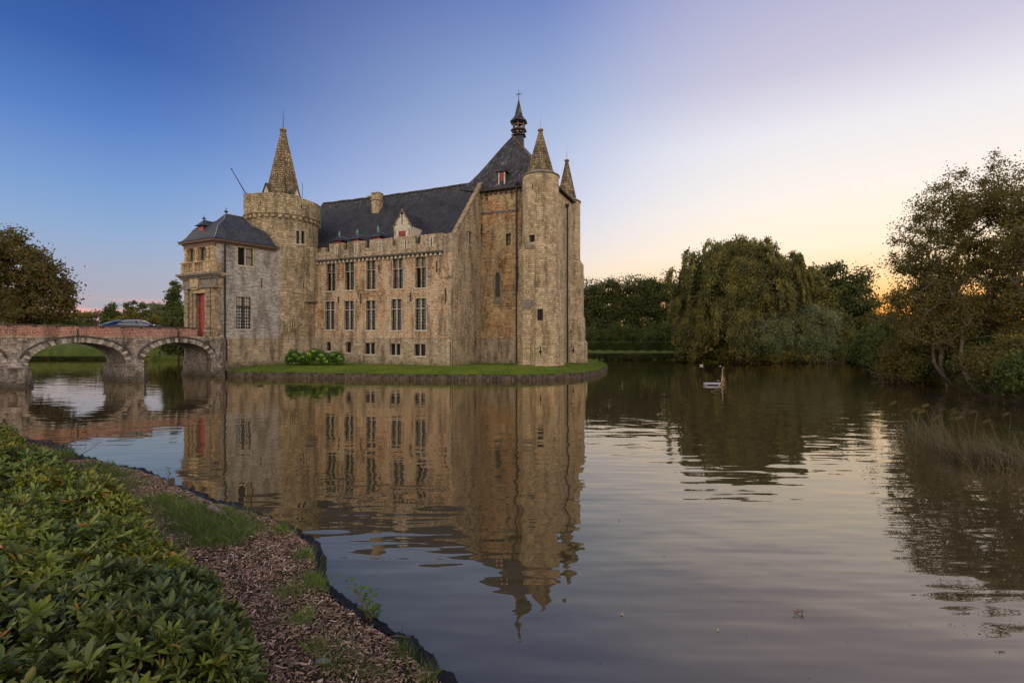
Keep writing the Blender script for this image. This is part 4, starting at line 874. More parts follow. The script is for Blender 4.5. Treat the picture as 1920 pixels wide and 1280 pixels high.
# castle island
isl = [W(424, 706), W(500, 707.5), W(600, 709), W(720, 711), W(850, 712.5), W(950, 713), W(1040, 711.5), W(1090, 708), W(1118, 703), W(1133, 697.5), W(1139, 691.5), W(1130, 685), W(1110, 680.5), (9, 84), (-5, 88), (-25, 84), (-38, 76), (-41, 66), (-34, 58), (-30, 53)]
def resample(pts, n, closed=True):
    q = [Vector(p) for p in pts]; 
    if closed: q.append(q[0])
    out = []; L_ = [0]
    for i in range(len(q)-1): L_.append(L_[-1]+(q[i+1]-q[i]).length)
    for k in range(n if closed else n+1):
        s = L_[-1]*k/n; i = max(j for j in range(len(L_)-1) if L_[j] <= s+1e-9); out.append(q[i].lerp(q[i+1], (s-L_[i])/max(1e-9, L_[i+1]-L_[i])))
    return out
I_ = resample(isl, 260)
for _ in range(4): I_ = [(I_[i-1]+I_[i]*2+I_[(i+1) % 260])/4 for i in range(260)]
ic = Vector((-12, 62)); rows = []
for f, z in ((1, .47), (.97, .56), (.93, .68), (.88, .8), (.8, .92), (.5, .95), (.01, .95)):
    rows.append([Vector((ic.x+(p.x-ic.x)*f, ic.y+(p.y-ic.y)*f, z+random.uniform(-.015, .015))) for p in I_])
Vv = np.array([tuple(v) for r in rows for v in r]); fc = [(j*260+i, j*260+(i+1) % 260, (j+1)*260+(i+1) % 260, (j+1)*260+i) for j in range(6) for i in range(260)]
kind(np_mesh('island', Vv, np.array(fc), M['island'], smooth=True), 'structure')
# grass on the island, real blades along the near edge and lawn
def blades(name, xs, ys, zs, h, w, mat, parent=None, lean=.5):
    n = len(xs); a = rng.random(n)*6.283; hh = h*(.5+rng.random(n)); dx = np.cos(a)*w; dy = np.sin(a)*w; lx = rng.normal(size=n)*lean*hh; ly = rng.normal(size=n)*lean*hh
    v = np.empty((n, 5, 3)); v[:, 0] = np.stack([xs-dx, ys-dy, zs], 1); v[:, 1] = np.stack([xs+dx, ys+dy, zs], 1)
    v[:, 2] = np.stack([xs+dx*.7+lx*.4, ys+dy*.7+ly*.4, zs+hh*.6], 1); v[:, 3] = np.stack([xs+lx, ys+ly, zs+hh*.95], 1); v[:, 4] = np.stack([xs-dx*.7+lx*.4, ys-dy*.7+ly*.4, zs+hh*.6], 1)
    return np_mesh(name, v.reshape(-1, 3), np.arange(n*5).reshape(n, 5), mat, parent)
def foliage_mat(name, cols, trans=.3, rough=.6, spec=.3, ns_=.45, lo=(.65, .7, .75), hi=(1.3, 1.22, 1.0)):
    m, nt, p, o = mat_new(name); L = nt.links; g = N(nt, 'ShaderNodeNewGeometry')
    k = len(cols)-1; c = ramp(nt, g.outputs['Random Per Island'], [(i/k, x) for i, x in enumerate(cols)])
    t = N(nt, 'ShaderNodeTexCoord'); n = N(nt, 'ShaderNodeTexNoise'); n.inputs['Scale'].default_value = ns_; n.inputs['Detail'].default_value = 3; L.new(t.outputs['Object'], n.inputs['Vector'])
    c = mixc(nt, 1.0, c, ramp(nt, n.outputs[0], [(.35, lo), (.65, hi)]), 'MULTIPLY')
    L.new(c, p.inputs['Base Color']); p.inputs['Roughness'].default_value = rough; p.inputs['Specular IOR Level'].default_value = spec
    tr = N(nt, 'ShaderNodeBsdfTranslucent'); L.new(c, tr.inputs[0]); mx = N(nt, 'ShaderNodeMixShader'); mx.inputs[0].default_value = trans
    L.new(p.outputs[0], mx.inputs[1]); L.new(tr.outputs[0], mx.inputs[2]); L.new(mx.outputs[0], o.inputs[0]); return m
M['blade'] = foliage_mat('grass_blade', [(.06, .12, .012), (.11, .18, .022), (.18, .21, .05)])
Ia = np.array([tuple(p) for p in I_])
m_ = 26000; k_ = rng.integers(0, 260, m_); f_ = 1-rng.random(m_)**1.5*.16; pp = Ia[k_]+(Ia[(k_+1) % 260]-Ia[k_])*rng.random((m_, 1)); sel = pp[:, 1] < 66; pp = pp[sel]; f_ = f_[sel]
xx = ic.x+(pp[:, 0]-ic.x)*f_; yy = ic.y+(pp[:, 1]-ic.y)*f_; zz = np.interp(f_, [.5, .8, .88, .93, .97, 1], [.95, .92, .8, .68, .56, .47])
zz = zz-.02; kind(blades('grass', xx, yy, zz, .13, .012, M['blade']), 'stuff', 'short green lawn grass on the castle island')
# timber edging
mb = MB(); random.seed(3); Ip = resample([tuple(p) for p in I_], 520)
for i in range(520):
    a, b = Ip[i], Ip[(i+1) % 520]; m2 = (a+b)/2; d_ = (b-a); ln_ = d_.length; n2 = Vector((m2.x-ic.x, m2.y-ic.y)).normalized()*.05
    mb.box((m2.x+n2.x*random.uniform(.2, 1.2), m2.y+n2.y*random.uniform(.2, 1.2), -.2+random.uniform(-.05, .05)), ln_*.93, .07, 1.3, math.atan2(d_.y, d_.x))
M['pile'] = plain('wet_timber_piling', (.075, .058, .042), .85, noise=.7, nscale=2.5)
tag(mb.build('timber_edging', M['pile']), 'dark upright timber boards edging the castle island at the waterline', 'edging')

# ------------------------------------------------------------------ BRIDGE
br = thing('stone_bridge', 'old arched stone bridge with red brick parapet leading to the red castle door', 'bridge', (-33, 42, 0))
bd = Vector((-.568, -.823)); bw_ = Vector((-.823, .568)); BL0 = Vector((-28.0, 48.2)); BF = Path([BL0, BL0+bd*30])
arches = [(3.6, 2.72, 3.22), (10.6, 3.0, 3.22), (18.1, 3.0, 3.22), (25.2, 2.8, 3.2)]
WB = 4.5; SPR = 1.42
def intr(u):
    for c_, a_, z_ in arches:
        if abs(u-c_) < a_: return SPR+(z_-SPR)*math.sqrt(1-((u-c_)/a_)**2)**.85
    return None
def bpt(u, z, dep): return BF.at(min(u, 29.999), z, dep)
def spandrel(mb, dep):
    cuts = {-.3, 29.9}
    for c_, a_, z_ in arches:
        for k in range(25): cuts.add(c_-a_*math.cos(math.pi*k/24))
    cuts = sorted(c for c in cuts if c <= 29.9)
    for i in range(len(cuts)-1):
        a, b = cuts[i], cuts[i+1]; m_ = (a+b)/2; inside = intr(m_) is not None
        za = (intr(a+1e-4) or intr(a-1e-4) or SPR) if inside else -1.4; zb_ = (intr(b-1e-4) or SPR) if inside else -1.4
        if inside: za = intr(a+1e-5) or SPR; zb_ = intr(b-1e-5) or SPR
        mb.quad(bpt(a, za, dep), bpt(b, zb_, dep), bpt(b, 3.72, dep), bpt(a, 3.72, dep), uv=((a, za), (b, zb_), (b, 3.72), (a, 3.72)))
mb = MB(); spandrel(mb, 0); spandrel(mb, WB)
for c_, a_, z_ in arches:
    pts = [c_-a_*math.cos(math.pi*k/24) for k in range(25)]
    for k in range(24):
        a, b = pts[k], pts[k+1]; za = intr(a+1e-5) or SPR; zb_ = intr(b-1e-5) or SPR; mb.quad(bpt(a, za, 0), bpt(b, zb_, 0), bpt(b, zb_, WB), bpt(a, za, WB), uv=((0, k*.35), (0, k*.35+.35), (WB, k*.35+.35), (WB, k*.35)))
    for u_ in (c_-a_, c_+a_):
        mb.quad(bpt(u_, -1.4, 0), bpt(u_, -1.4, WB), bpt(u_, SPR, WB), bpt(u_, SPR, 0))
mb.build('spandrel', M['bridge'], br)
for c_, a_, z_ in arches[:3]:
    mb = MB(); n_ = 26; random.seed(int(c_*10))
    for k in range(n_):
        t0, t1 = math.pi*k/n_+.012, math.pi*(k+1)/n_-.012
        def q(t, e): 
            s_ = math.sin(t); return c_-(a_+e)*math.cos(t), SPR+(z_-SPR+e*.95)*(s_**.85 if s_ > 0 else 0)
        o_ = -.03-random.uniform(0, .03); P0 = [q(t0, 0), q(t1, 0), q(t1, .42), q(t0, .42)]
        mb.hexa([bpt(P0[0][0], P0[0][1], o_), bpt(P0[1][0], P0[1][1], o_), bpt(P0[1][0], P0[1][1], .1), bpt(P0[0][0], P0[0][1], .1), bpt(P0[3][0], P0[3][1], o_), bpt(P0[2][0], P0[2][1], o_), bpt(P0[2][0], P0[2][1], .1), bpt(P0[3][0], P0[3][1], .1)], mat=k % 2)
    ar = mb.build('arch_ring', [M['bridge'], plain('pale_voussoir', (.34, .30, .26), .9, noise=.4, nscale=3)], br)
    mb = MB()
    for k in range(n_):
        t0, t1 = math.pi*k/n_, math.pi*(k+1)/n_; P0 = [q(t0, .43), q(t1, .43), q(t1, .56), q(t0, .56)]
        if k < 2 or k > n_-3: continue
        mb.hexa([bpt(x, z, -.12) for x, z in P0[:2]]+[bpt(x, z, .05) for x, z in (P0[1], P0[0])]+[bpt(P0[3][0], P0[3][1], -.12), bpt(P0[2][0], P0[2][1], -.12), bpt(P0[2][0], P0[2][1], .05), bpt(P0[3][0], P0[3][1], .05)])
    mb.build('hood_mould', M['darkcap'], ar)
mb = MB()
for u0_, u1_ in ((6.32, 7.6), (13.6, 15.1), (21.1, 22.4)):
    mb2 = MB(); um = (u0_+u1_)/2; hw_ = (u1_-u0_)/2
    for (z0_, z1_, g_) in ((-1.4, .3, .34), (.3, 1.28, .22), (1.28, 1.42, .30)):
        poly = [bpt(um-hw_-g_, 0, .1), bpt(um-hw_*.5, 0, -.75-g_), bpt(um+hw_*.5, 0, -.75-g_), bpt(um+hw_+g_, 0, .1), bpt(um+hw_+g_, 0, WB-.1), bpt(um, 0, WB+.7+g_), bpt(um-hw_-g_, 0, WB-.1)]
        mb2.prism([(p.x, p.y) for p in poly], z0_, z1_-.003)
    tip = bpt(um, 2.1, -.02)      # sloping cap of the cutwater
    q4 = [bpt(um-hw_-.1, 1.42, .05), bpt(um-hw_*.5, 1.42, -.7), bpt(um+hw_*.5, 1.42, -.7), bpt(um+hw_+.1, 1.42, .05)]
    for a, b in ((0, 1), (1, 2), (2, 3)): mb2.quad(q4[a], q4[b], tip)
    mb2.build('pier', M['bridge'], br)
mb = MB(); sbox(mb, BF, 2.1, 29.9, 3.75, 4.5, .02, .34); sbox(mb, BF, 0.8, 29.9, 3.75, 4.5, WB-.34, WB-.02); pa = mb.build('parapet', M['brick'], br)
mb = MB(); sbox(mb, BF, 2.05, 29.9, 4.5, 4.58, -.06, .42); sbox(mb, BF, .8, 29.9, 4.5, 4.58, WB-.42, WB+.06)
u = 2.3
while u < 29: sbox(mb, BF, u, u+.28, 4.40, 4.497, -.04, .04); u += 1.35
mb.build('coping', M['darkcap'], pa)
mb = MB(); sbox(mb, BF, -.3, 29.9, 3.60, 3.748, -.035, WB+.035); mb.build('deck_slab', M['plinth'], br)
mb = MB(); mb.quad(bpt(-.3, 3.752, .34), bpt(29.9, 3.752, .34), bpt(29.9, 3.752, WB-.34), bpt(-.3, 3.752, WB-.34)); mb.build('roadway', plain('worn_cobbles', (.16, .15, .14), .9, noise=.3, nscale=12, bump=.02), br)
for x in (145.5, 334.5):
    u_ = BF.u(x); mb = MB(); sbox(mb, BF, u_-.035, u_+.035, 3.3, 4.25, -.12, -.03); sbox(mb, BF, u_-.1, u_+.1, 3.75, 3.8, -.13, -.02); mb.build('tie_bar', M['pipe'], br)
mb = MB()
for u_ in (.9, 1.95): mb.tube([bpt(u_, 3.7, .1), bpt(u_, 4.55, .1)], .025, 5)
for z in (4.1, 4.5): mb.tube([bpt(.5, z, .1), bpt(1.95, z, .1)], .02, 5)
mb.build('iron_railing', M['pipe'], br)
mb = MB(); cs = []
for k in range(26): t_ = k/25*5.5; r_ = .30*(1-k/28); cs.append(bpt(.8+math.cos(t_)*r_+(.25 if False else 0), 3.15+math.sin(t_)*r_, -.1))
mb.tube(cs, .022, 4); mb.tube([bpt(1.1, 3.15, -.1), bpt(1.6, 3.6, -.1)], .022, 4); mb.build('iron_scroll', M['pipe'], br)

# ------------------------------------------------------------------ CAR
fw = Vector((-bd.x, -bd.y, 0)); cc = BL0+bd*6.4+bw_*1.75
car = thing('parked_car', 'dark blue fastback car with chrome window line parked on the brick bridge', 'car', (cc.x, cc.y, 3.752))
lf = Vector((fw.y, -fw.x, 0))   # towards the camera side
if (-cc).dot(Vector((lf.x, lf.y))) < 0: lf = -lf
CL_ = 5.25; c0 = Vector((cc.x, cc.y, 3.752))-fw*CL_/2
tp = lambda x: float(np.interp(x, [0, .12, .5, 1.2, 1.9, 2.5, 2.95, 3.5, 4.05, 4.5, 5.0, 5.25], [.72, .98, 1.05, 1.30, 1.45, 1.49, 1.47, 1.30, 1.03, .96, .82, .55]))
bl = lambda x: float(np.interp(x, [0, .3, 1, 3.9, 4.6, 5.25], [.68, .96, .98, .96, .86, .52]))
wd = lambda x: float(np.interp(x, [0, .35, 1.2, 3.8, 4.8, 5.25], [.68, .88, .94, .94, .86, .62]))
rw = lambda x: float(np.interp(x, [0, .5, 1.3, 2.6, 3.6, 4.05, 5.25], [.6, .66, .58, .60, .66, .78, .5]))
def cp(x, y, z): return c0+fw*x+lf*y+Vector((0, 0, z))
xs = np.linspace(0, CL_, 36); secs = []
for x in xs:
    x = float(x); t_ = tp(x); b_ = min(bl(x), t_-.02); w_ = wd(x)
    half = [(w_*.9, .22), (w_, .42), (w_, .62), (w_*.965, b_), (rw(x), max(b_+.01, t_-.06)), (rw(x)*.6, t_-.01), (0, t_)]
    secs.append([cp(x, y, z) for y, z in half]+[cp(x, -y, z) for y, z in reversed(half[:-1])])
mb = MB()
for i in range(35):
    for k in range(len(secs[0])-1): mb.quad(secs[i][k], secs[i][k+1], secs[i+1][k+1], secs[i+1][k])
mb.quad(*secs[0]); mb.quad(*secs[-1])
for i in range(35): mb.quad(secs[i][0], secs[i][-1], secs[i+1][-1], secs[i+1][0])
M['paint'] = plain('dark_blue_paint', (.012, .022, .06), .22, metal=.5, spec=.8); mb.build('body', M['paint'], car, smooth=True)
gl = plain('car_glass', (.07, .10, .10), .08, spec=1.0); chrome = plain('chrome_trim', (.6, .6, .62), .2, metal=1)
def sp(x, f, side=1, off=.012):
    t_ = tp(x); b_ = min(bl(x), t_-.02); y = wd(x)*.965+(rw(x)-wd(x)*.965)*f; z = b_+(max(b_+.01, t_-.06)-b_)*f; return cp(x, side*(y+off), z+off*.4)
for side in (1, -1):
    for xa, xb in ((1.15, 1.45), (1.5, 2.45), (2.55, 3.65)):
        mb = MB(); n_ = 6
        for i in range(n_):
            x0 = xa+(xb-xa)*i/n_; x1 = xa+(xb-xa)*(i+1)/n_; fa = lambda x: min(.86, max(.14, (x-1.12)*2.2), max(.12, (3.95-x)*1.5))
            mb.quad(sp(x0, .1, side), sp(x1, .1, side), sp(x1, fa(x1), side), sp(x0, fa(x0), side))
        mb.build('side_window', gl, car)
    mb = MB(); pts = [sp(x, min(.92, max(.1, (x-1.05)*2.2), max(.1, (3.95-x)*1.5)), side, .02) for x in np.linspace(1.08, 3.9, 16)]+[sp(x, .06, side, .02) for x in np.linspace(3.9, 1.08, 12)]
    mb.tube(pts+[pts[0]], .028, 4); mb.build('window_trim', chrome, car)
    for x in (.95, 4.15):
        mb = MB(); ctr = cp(x, side*.86, .34); 
        for k in range(20):
            a0, a1 = 2*math.pi*k/20, 2*math.pi*(k+1)/20; f3 = lambda a, r, y: ctr+fw*math.cos(a)*r+Vector((0, 0, math.sin(a)*r))+lf*side*y
            mb.quad(f3(a0, .34, .1), f3(a1, .34, .1), f3(a1, .34, -.12), f3(a0, .34, -.12)); mb.quad(f3(a0, .22, .1), f3(a1, .22, .1), f3(a1, .34, .1), f3(a0, .34, .1))
            mb.quad(f3(a0, 0, .08), f3(a0, .22, .09), f3(a1, .22, .09), mat=1)
        mb.build('wheel', [M['void'], chrome], car)
mb = MB()
for y in (-.5, -.25, 0, .25): mb.quad(cp(4.03, y, tp(4.03)+.02), cp(4.03, y+.25, tp(4.03)+.02), cp(3.12, y+.25, tp(3.12)+.012), cp(3.12, y, tp(3.12)+.012))
mb.build('windscreen', gl, car); mb = MB()
for y in (-.5, -.25, 0, .25): mb.quad(cp(.55, y, tp(.55)+.012), cp(.55, y+.25, tp(.55)+.012), cp(1.5, y+.25, tp(1.5)+.012), cp(1.5, y, tp(1.5)+.012))
mb.build('rear_window', gl, car)
mb = MB(); mb.lathe(cp(3.55, 1.02, 1.0), [(.02, -.06), (.1, -.03), (.1, .05), (.02, .08)], 8); mb.build('wing_mirror', M['paint'], car)
for side in (1, -1):
    mb = MB(); mb.quad(cp(.02, side*.4, .78), cp(.08, side*.74, .8), cp(.1, side*.74, .92), cp(.04, side*.4, .92)); mb.build('tail_light', M['red'], car)
    mb = MB(); mb.quad(cp(5.1, side*.45, .62), cp(4.95, side*.78, .64), cp(4.9, side*.78, .76), cp(5.0, side*.45, .78)); mb.build('headlight', chrome, car)
# ------------------------------------------------------------------ TREES
def cm(k, cols): return [tuple(min(.9, x*k) for x in c) for c in cols]
M['f_dark'] = foliage_mat('dark_green_leaves', cm(1.35, [(.030, .046, .009), (.050, .068, .014), (.075, .088, .020)]))
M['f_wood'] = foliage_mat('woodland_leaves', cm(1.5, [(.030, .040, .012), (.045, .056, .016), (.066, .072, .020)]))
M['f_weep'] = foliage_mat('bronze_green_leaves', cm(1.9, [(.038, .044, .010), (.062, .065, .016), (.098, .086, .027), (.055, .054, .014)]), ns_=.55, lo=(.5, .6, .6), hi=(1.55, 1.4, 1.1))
M['f_autumn'] = foliage_mat('turning_leaves', cm(1.35, [(.040, .050, .010), (.060, .066, .014), (.085, .075, .02), (.11, .055, .018), (.050, .064, .014)]))
M['f_willow'] = foliage_mat('grey_willow_leaves', cm(1.7, [(.065, .080, .036), (.10, .115, .055), (.14, .15, .08)]))
M['f_yellow'] = foliage_mat('yellowing_leaves', cm(1.2, [(.09, .085, .015), (.15, .12, .02), (.08, .09, .02)]))
M['f_open'] = foliage_mat('dusk_leaves', cm(1.8, [(.046, .046, .012), (.072, .064, .016), (.105, .082, .022)]), trans=.45)
M['bark'] = plain('bark', (.095, .075, .055), .9, noise=.45, nscale=4, bump=.05)
M['barkd'] = plain('dark_bark', (.05, .04, .03), .9, noise=.4, nscale=4)
def grow(base, attract, trunk_top, seed=0, k_near=1):
    """branch skeleton: every attractor hangs on the nearest lower node; returns nodes, parents"""
    nodes = [np.array(base, float)]; par = [-1]; steps = 6; top = np.array(trunk_top, float); rs = np.random.default_rng(seed)
    for i in range(1, steps+1):
        p = nodes[0]+(top-nodes[0])*i/steps+rs.normal(size=3)*.02*np.linalg.norm(top-nodes[0]); nodes.append(p); par.append(i-1)
    order = np.argsort(np.linalg.norm(attract-top, axis=1)); tips = []
    for j in order:
        a = attract[j]; A_ = np.array(nodes[2:]); d = np.linalg.norm(A_-a, axis=1)+np.maximum(0, A_[:, 2]-a[2]+.3)*1.5; i = int(np.argmin(d))+2
        n_ = max(1, int(np.linalg.norm(nodes[i]-a)/1.2)); p0 = nodes[i]; last = i
        for s in range(1, n_+1):
            f = s/n_; q = p0+(a-p0)*f+np.array([0, 0, .12*np.linalg.norm(a-p0)*math.sin(math.pi*f)])+rs.normal(size=3)*.05*(f < 1); nodes.append(q); par.append(last); last = len(nodes)-1
        tips.append(last)
    return np.array(nodes), par, tips
def limb_mesh(name, nodes, par, r_tip, r_base, mat, parent, sides=5, p_=2.3):
    n = len(nodes); w = np.zeros(n); kids = np.zeros(n, int)
    for i in range(1, n): kids[par[i]] += 1
    for i in range(n-1, 0, -1):
        if kids[i] == 0: w[i] = 1
        w[par[i]] += w[i]
    rad = r_tip+(r_base-r_tip)*(w/w.max())**(1/p_)
    V_, F_ = [], []; ang_ = np.arange(sides)*2*math.pi/sides
    for i in range(1, n):
        a, b = nodes[par[i]], nodes[i]; d = b-a; L_ = np.linalg.norm(d)
        if L_ < 1e-5: continue
        d = d/L_; x = np.cross(d, [0, 0, 1.0] if abs(d[2]) < .9 else [1.0, 0, 0]); x /= np.linalg.norm(x); y = np.cross(d, x); o_ = len(V_)*sides
        ra = min(rad[par[i]], rad[i]*1.35)
        V_.append(a-d*.02+np.outer(np.cos(ang_), x)*ra+np.outer(np.sin(ang_), y)*ra); V_.append(b+np.outer(np.cos(ang_), x)*rad[i]+np.outer(np.sin(ang_), y)*rad[i])
        for k in range(sides): F_.append((o_+k, o_+(k+1) % sides, o_+sides+(k+1) % sides, o_+sides+k))
    return np_mesh(name, np.concatenate(V_), np.array(F_), mat, parent, smooth=True)
def ell_pts(n, c, r, shell=.55, low=-1.0, rs=None):
    rs = rs or rng; d = unit(rs.normal(size=(n*3, 3))); d = d[d[:, 2] > low][:n]; k = shell+(1-shell)*rs.random((len(d), 1))**.6
    return np.array(c)+d*k*np.array(r)
def tree(name, label, cat, base, blobs, n_att, n_leaf, lsize, fol, clump=.9, trunk_r=.35, group=None, bark='bark', trunk_top=None, droop=0, twig=.02, shell=.45, low=-.6, flat=.7, seed=1, aspect=.6, bumpy=.12, casc=0):
    """blobs: [(centre offset xyz from base, radii)]"""
    global rng
    keep = rng; rng = np.random.default_rng(seed)
    t = thing(name, label, cat, base, group); b = np.array(base, float); att = []
    vol = np.array([bl_[1][0]*bl_[1][1]*bl_[1][2] for bl_ in blobs])**.67; vol /= vol.sum()
    for (c, r), w_ in zip(blobs, vol):
        a = ell_pts(max(6, int(n_att*w_)), b+np.array(c), r, shell, low); ph = rng.random(3)*6
        c3 = b+np.array(c); u_ = (a-c3); k = 1+bumpy*np.sin(u_[:, 0]*2.3/max(r[0], .1)*2+ph[0])+bumpy*np.sin(u_[:, 1]*5/max(r[1], .1)+ph[1])+bumpy*np.sin(u_[:, 2]*6/max(r[2], .1)+ph[2]); att.append(c3+u_*k[:, None])
    att = np.concatenate(att); att = att[att[:, 2] > b[2]+.3]
    tt = trunk_top if trunk_top is not None else (b+np.array(blobs[0][0])-np.array([0, 0, blobs[0][1][2]*.45]))
    nodes, par, tips = grow(b-np.array([0, 0, .3]), att, tt, seed)
    limb_mesh('trunk', nodes, par, twig, trunk_r, M[bark], t)
    tp_ = nodes[tips]; per = max(1, n_leaf//len(tp_)); s_ = rng.normal(size=(len(tp_)*per, 3)); szs = (.6+.8*rng.random(len(tp_)))
    cs = np.repeat(tp_, per, 0)+s_*np.array([1, 1, flat])*clump*.55*np.repeat(szs, per)[:, None]
    if droop:
        ln_ = rng.random(len(cs))**1.3*droop; cs[:, 2] -= ln_; out = unit((np.repeat(tp_, per, 0)-np.array(tt))*np.array([1, 1, 0])+1e-6); cs += out*(ln_*.22)[:, None]; cs[:, 2] = np.maximum(cs[:, 2], .5+rng.random(len(cs))*.6)
    if casc:      # boughs that hang in separate cascades; inner leaves coloured darker as painted shade
        pick = rng.permutation(len(tp_))[:casc]; T_ = tp_[pick]; K = n_leaf//casc; o2 = unit((T_-np.array(tt))*np.array([1, 1, 0])+1e-6); sd_ = np.stack([-o2[:, 1], o2[:, 0], o2[:, 2]*0], 1)
        Lc_ = (2.6+3.2*rng.random(casc))*droop/3; wc = .7+.7*rng.random(casc); q = lambda a: np.repeat(a, K, 0); f_ = rng.random(casc*K)**.8
        cs = q(T_)+q(o2)*(q(Lc_)*(.15+.42*f_-.22*f_*f_))[:, None]+q(sd_)*(rng.normal(size=casc*K)*q(wc)*(1-.45*f_))[:, None]*.55; cs[:, 2] += .35-q(Lc_)*(f_**1.9)*.85+rng.normal(size=casc*K)*.22; cs += rng.normal(size=cs.shape)*.12; cs[:, 2] = np.maximum(cs[:, 2], .4+rng.random(len(cs))*.7)
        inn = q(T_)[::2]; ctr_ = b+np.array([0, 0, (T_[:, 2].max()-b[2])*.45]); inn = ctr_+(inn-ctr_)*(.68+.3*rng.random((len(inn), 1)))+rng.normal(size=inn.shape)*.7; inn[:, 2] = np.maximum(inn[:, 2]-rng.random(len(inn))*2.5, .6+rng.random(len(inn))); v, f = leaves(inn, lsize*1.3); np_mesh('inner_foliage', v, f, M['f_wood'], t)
        tp_ = q(T_)
    dirs = None
    if droop: dirs = np.tile(np.array([[0, 0, -1.3]]), (len(cs), 1))+unit(((tp_ if casc else np.repeat(tp_, per, 0))-np.array(tt))*np.array([1, 1, 0])+1e-6)*.5
    v, f = leaves(cs, lsize, aspect=aspect, dirs=dirs); np_mesh('crown', v, f, M[fol], t); rng = keep
    return t
def copy_tree(o, loc, rz=0, s=(1, 1, 1), label=None):
    c = o.copy(); COL.objects.link(c); c.location = loc; c.rotation_euler = (0, 0, rz); c.scale = s
    if label: c['label'] = label
    for ch_ in list(o.children): d = ch_.copy(); COL.objects.link(d); d.parent = c; d.matrix_parent_inverse = ch_.matrix_parent_inverse.copy()
    return c
def gp(px, D): x = (px-960)/F*D; return (x, D, gz(x, D)-.05)
def zt(py, D): return HC+(640-py)/F*D
# -- wide weeping tree over the water
b = gp(1378, 83); H = zt(440, 83)-b[2]
tree('weeping_tree', 'huge rounded weeping tree with drooping bronze-green boughs over the far bank', 'tree', b,
     [((0, 0, 7.6), (8.9, 8.2, H-8.4)), ((-.4, -.5, H-5.4), (4.6, 4.6, 5.0)), ((-1.8, -.5, H-7.6), (5.8, 5.8, 6.2)), ((2.0, -.5, H-7.4), (5.0, 5.4, 6.0)), ((4.4, -.5, H-9.6), (4.6, 4.6, 5.2)), ((-4.8, -1, H-11), (4.4, 4.6, 4.8)), ((0, -2, 5.0), (8.6, 6, 4.6))], 560, 140000, .33, 'f_weep', clump=1.15, trunk_r=.7, droop=2.7, twig=.045, shell=.80, seed=11, aspect=.5, bumpy=.12, low=-.45, casc=380)
# -- rounded trees to its right
b = gp(1556, 100); H = zt(498, 100)-b[2]
tree('round_tree', 'dark round-headed tree at the right shoulder of the big weeping tree', 'tree', b, [((0, 0, H-6.5), (7.2, 6, 6.3)), ((2.5, 0, H-9), (5, 5, 5.5)), ((-4, 0, H-7.5), (4.5, 5, 6)), ((0, 0, 5), (7, 5, 5))], 300, 36000, .5, 'f_wood', clump=1.5, trunk_r=.5, seed=12)
b = gp(1502, 96); H = zt(488, 96)-b[2]
tree('round_tree', 'smaller olive tree between the weeping tree and the dark round-headed tree', 'tree', b, [((0, 0, H-5), (3.2, 4, 5)), ((.5, 0, H-9), (4, 4, 5))], 110, 12000, .5, 'f_weep', clump=1.5, trunk_r=.35, seed=13)
# -- willow shrubs
for i, (px, D, top, wpx, lab, sd) in enumerate(((1440, 77.6, 588, 82, 'grey-green willow bush at the foot of the weeping tree, darker and twiggier', 21), (1518, 77.6, 578, 100, 'tall pale feathery willow bush on the far waterline', 22), (1568, 80, 592, 60, 'low olive bush at the far right end of the willow bushes', 23))):
    b = gp(px, D); hw_ = wpx/F*D/2; H = zt(top, D)-b[2]
    tree('willow_bush', lab, 'bush', b, [((0, 0, H*.52), (hw_, hw_*.9, H*.5)), ((-hw_*.3, 0, H*.35), (hw_*.8, hw_*.8, H*.36)), ((hw_*.2, 0, H*.7), (hw_*.6, hw_*.6, H*.33))], 170, 20000, .3, 'f_willow' if i < 2 else 'f_weep', clump=.75, trunk_r=.16, group='willow bushes on the far bank', trunk_top=(b[0], b[1], b[2]+H*.25), shell=.7, low=-.95, seed=sd, aspect=.42, flat=1.0)
# -- woodland row behind the hedge
rows_ = [(1092, 525), (1118, 522), (1146, 517), (1172, 520), (1198, 514), (1226, 518), (1252, 512), (1282, 520)]
woods = []
side = ['at the castle end', 'second from the castle', 'third from the castle', 'fourth from the castle', 'fifth from the castle', 'sixth from the castle', 'seventh from the castle, beside the weeping tree', 'nearest the weeping tree, half hidden by it']
for i, (px, top) in enumerate(rows_):
    D = 128; b = gp(px, D); H = zt(top, D)-b[2]; lab = 'tall dark tree behind the hedge, '+side[i]
    if i < 3:
        t = tree('woodland_tree', lab, 'tree', b, [((0, 0, H-4.2), (2.6, 3, 4.2)), ((.5, 0, H-8.5), (3.0, 3.2, 4.8)), ((-.6, 0, H-12), (2.7, 3, 4.2)), ((0, 0, 3.2), (2.4, 2.6, 2.8))], 110, 11000, .42, 'f_wood', clump=1.35, trunk_r=.25, group='row of trees behind the hedge', bark='barkd', seed=31+i, twig=.03); woods.append((t, H))
    else: copy_tree(woods[i % 3][0], b, i*1.7, (1.05, 1.05, H/woods[i % 3][1]), lab)
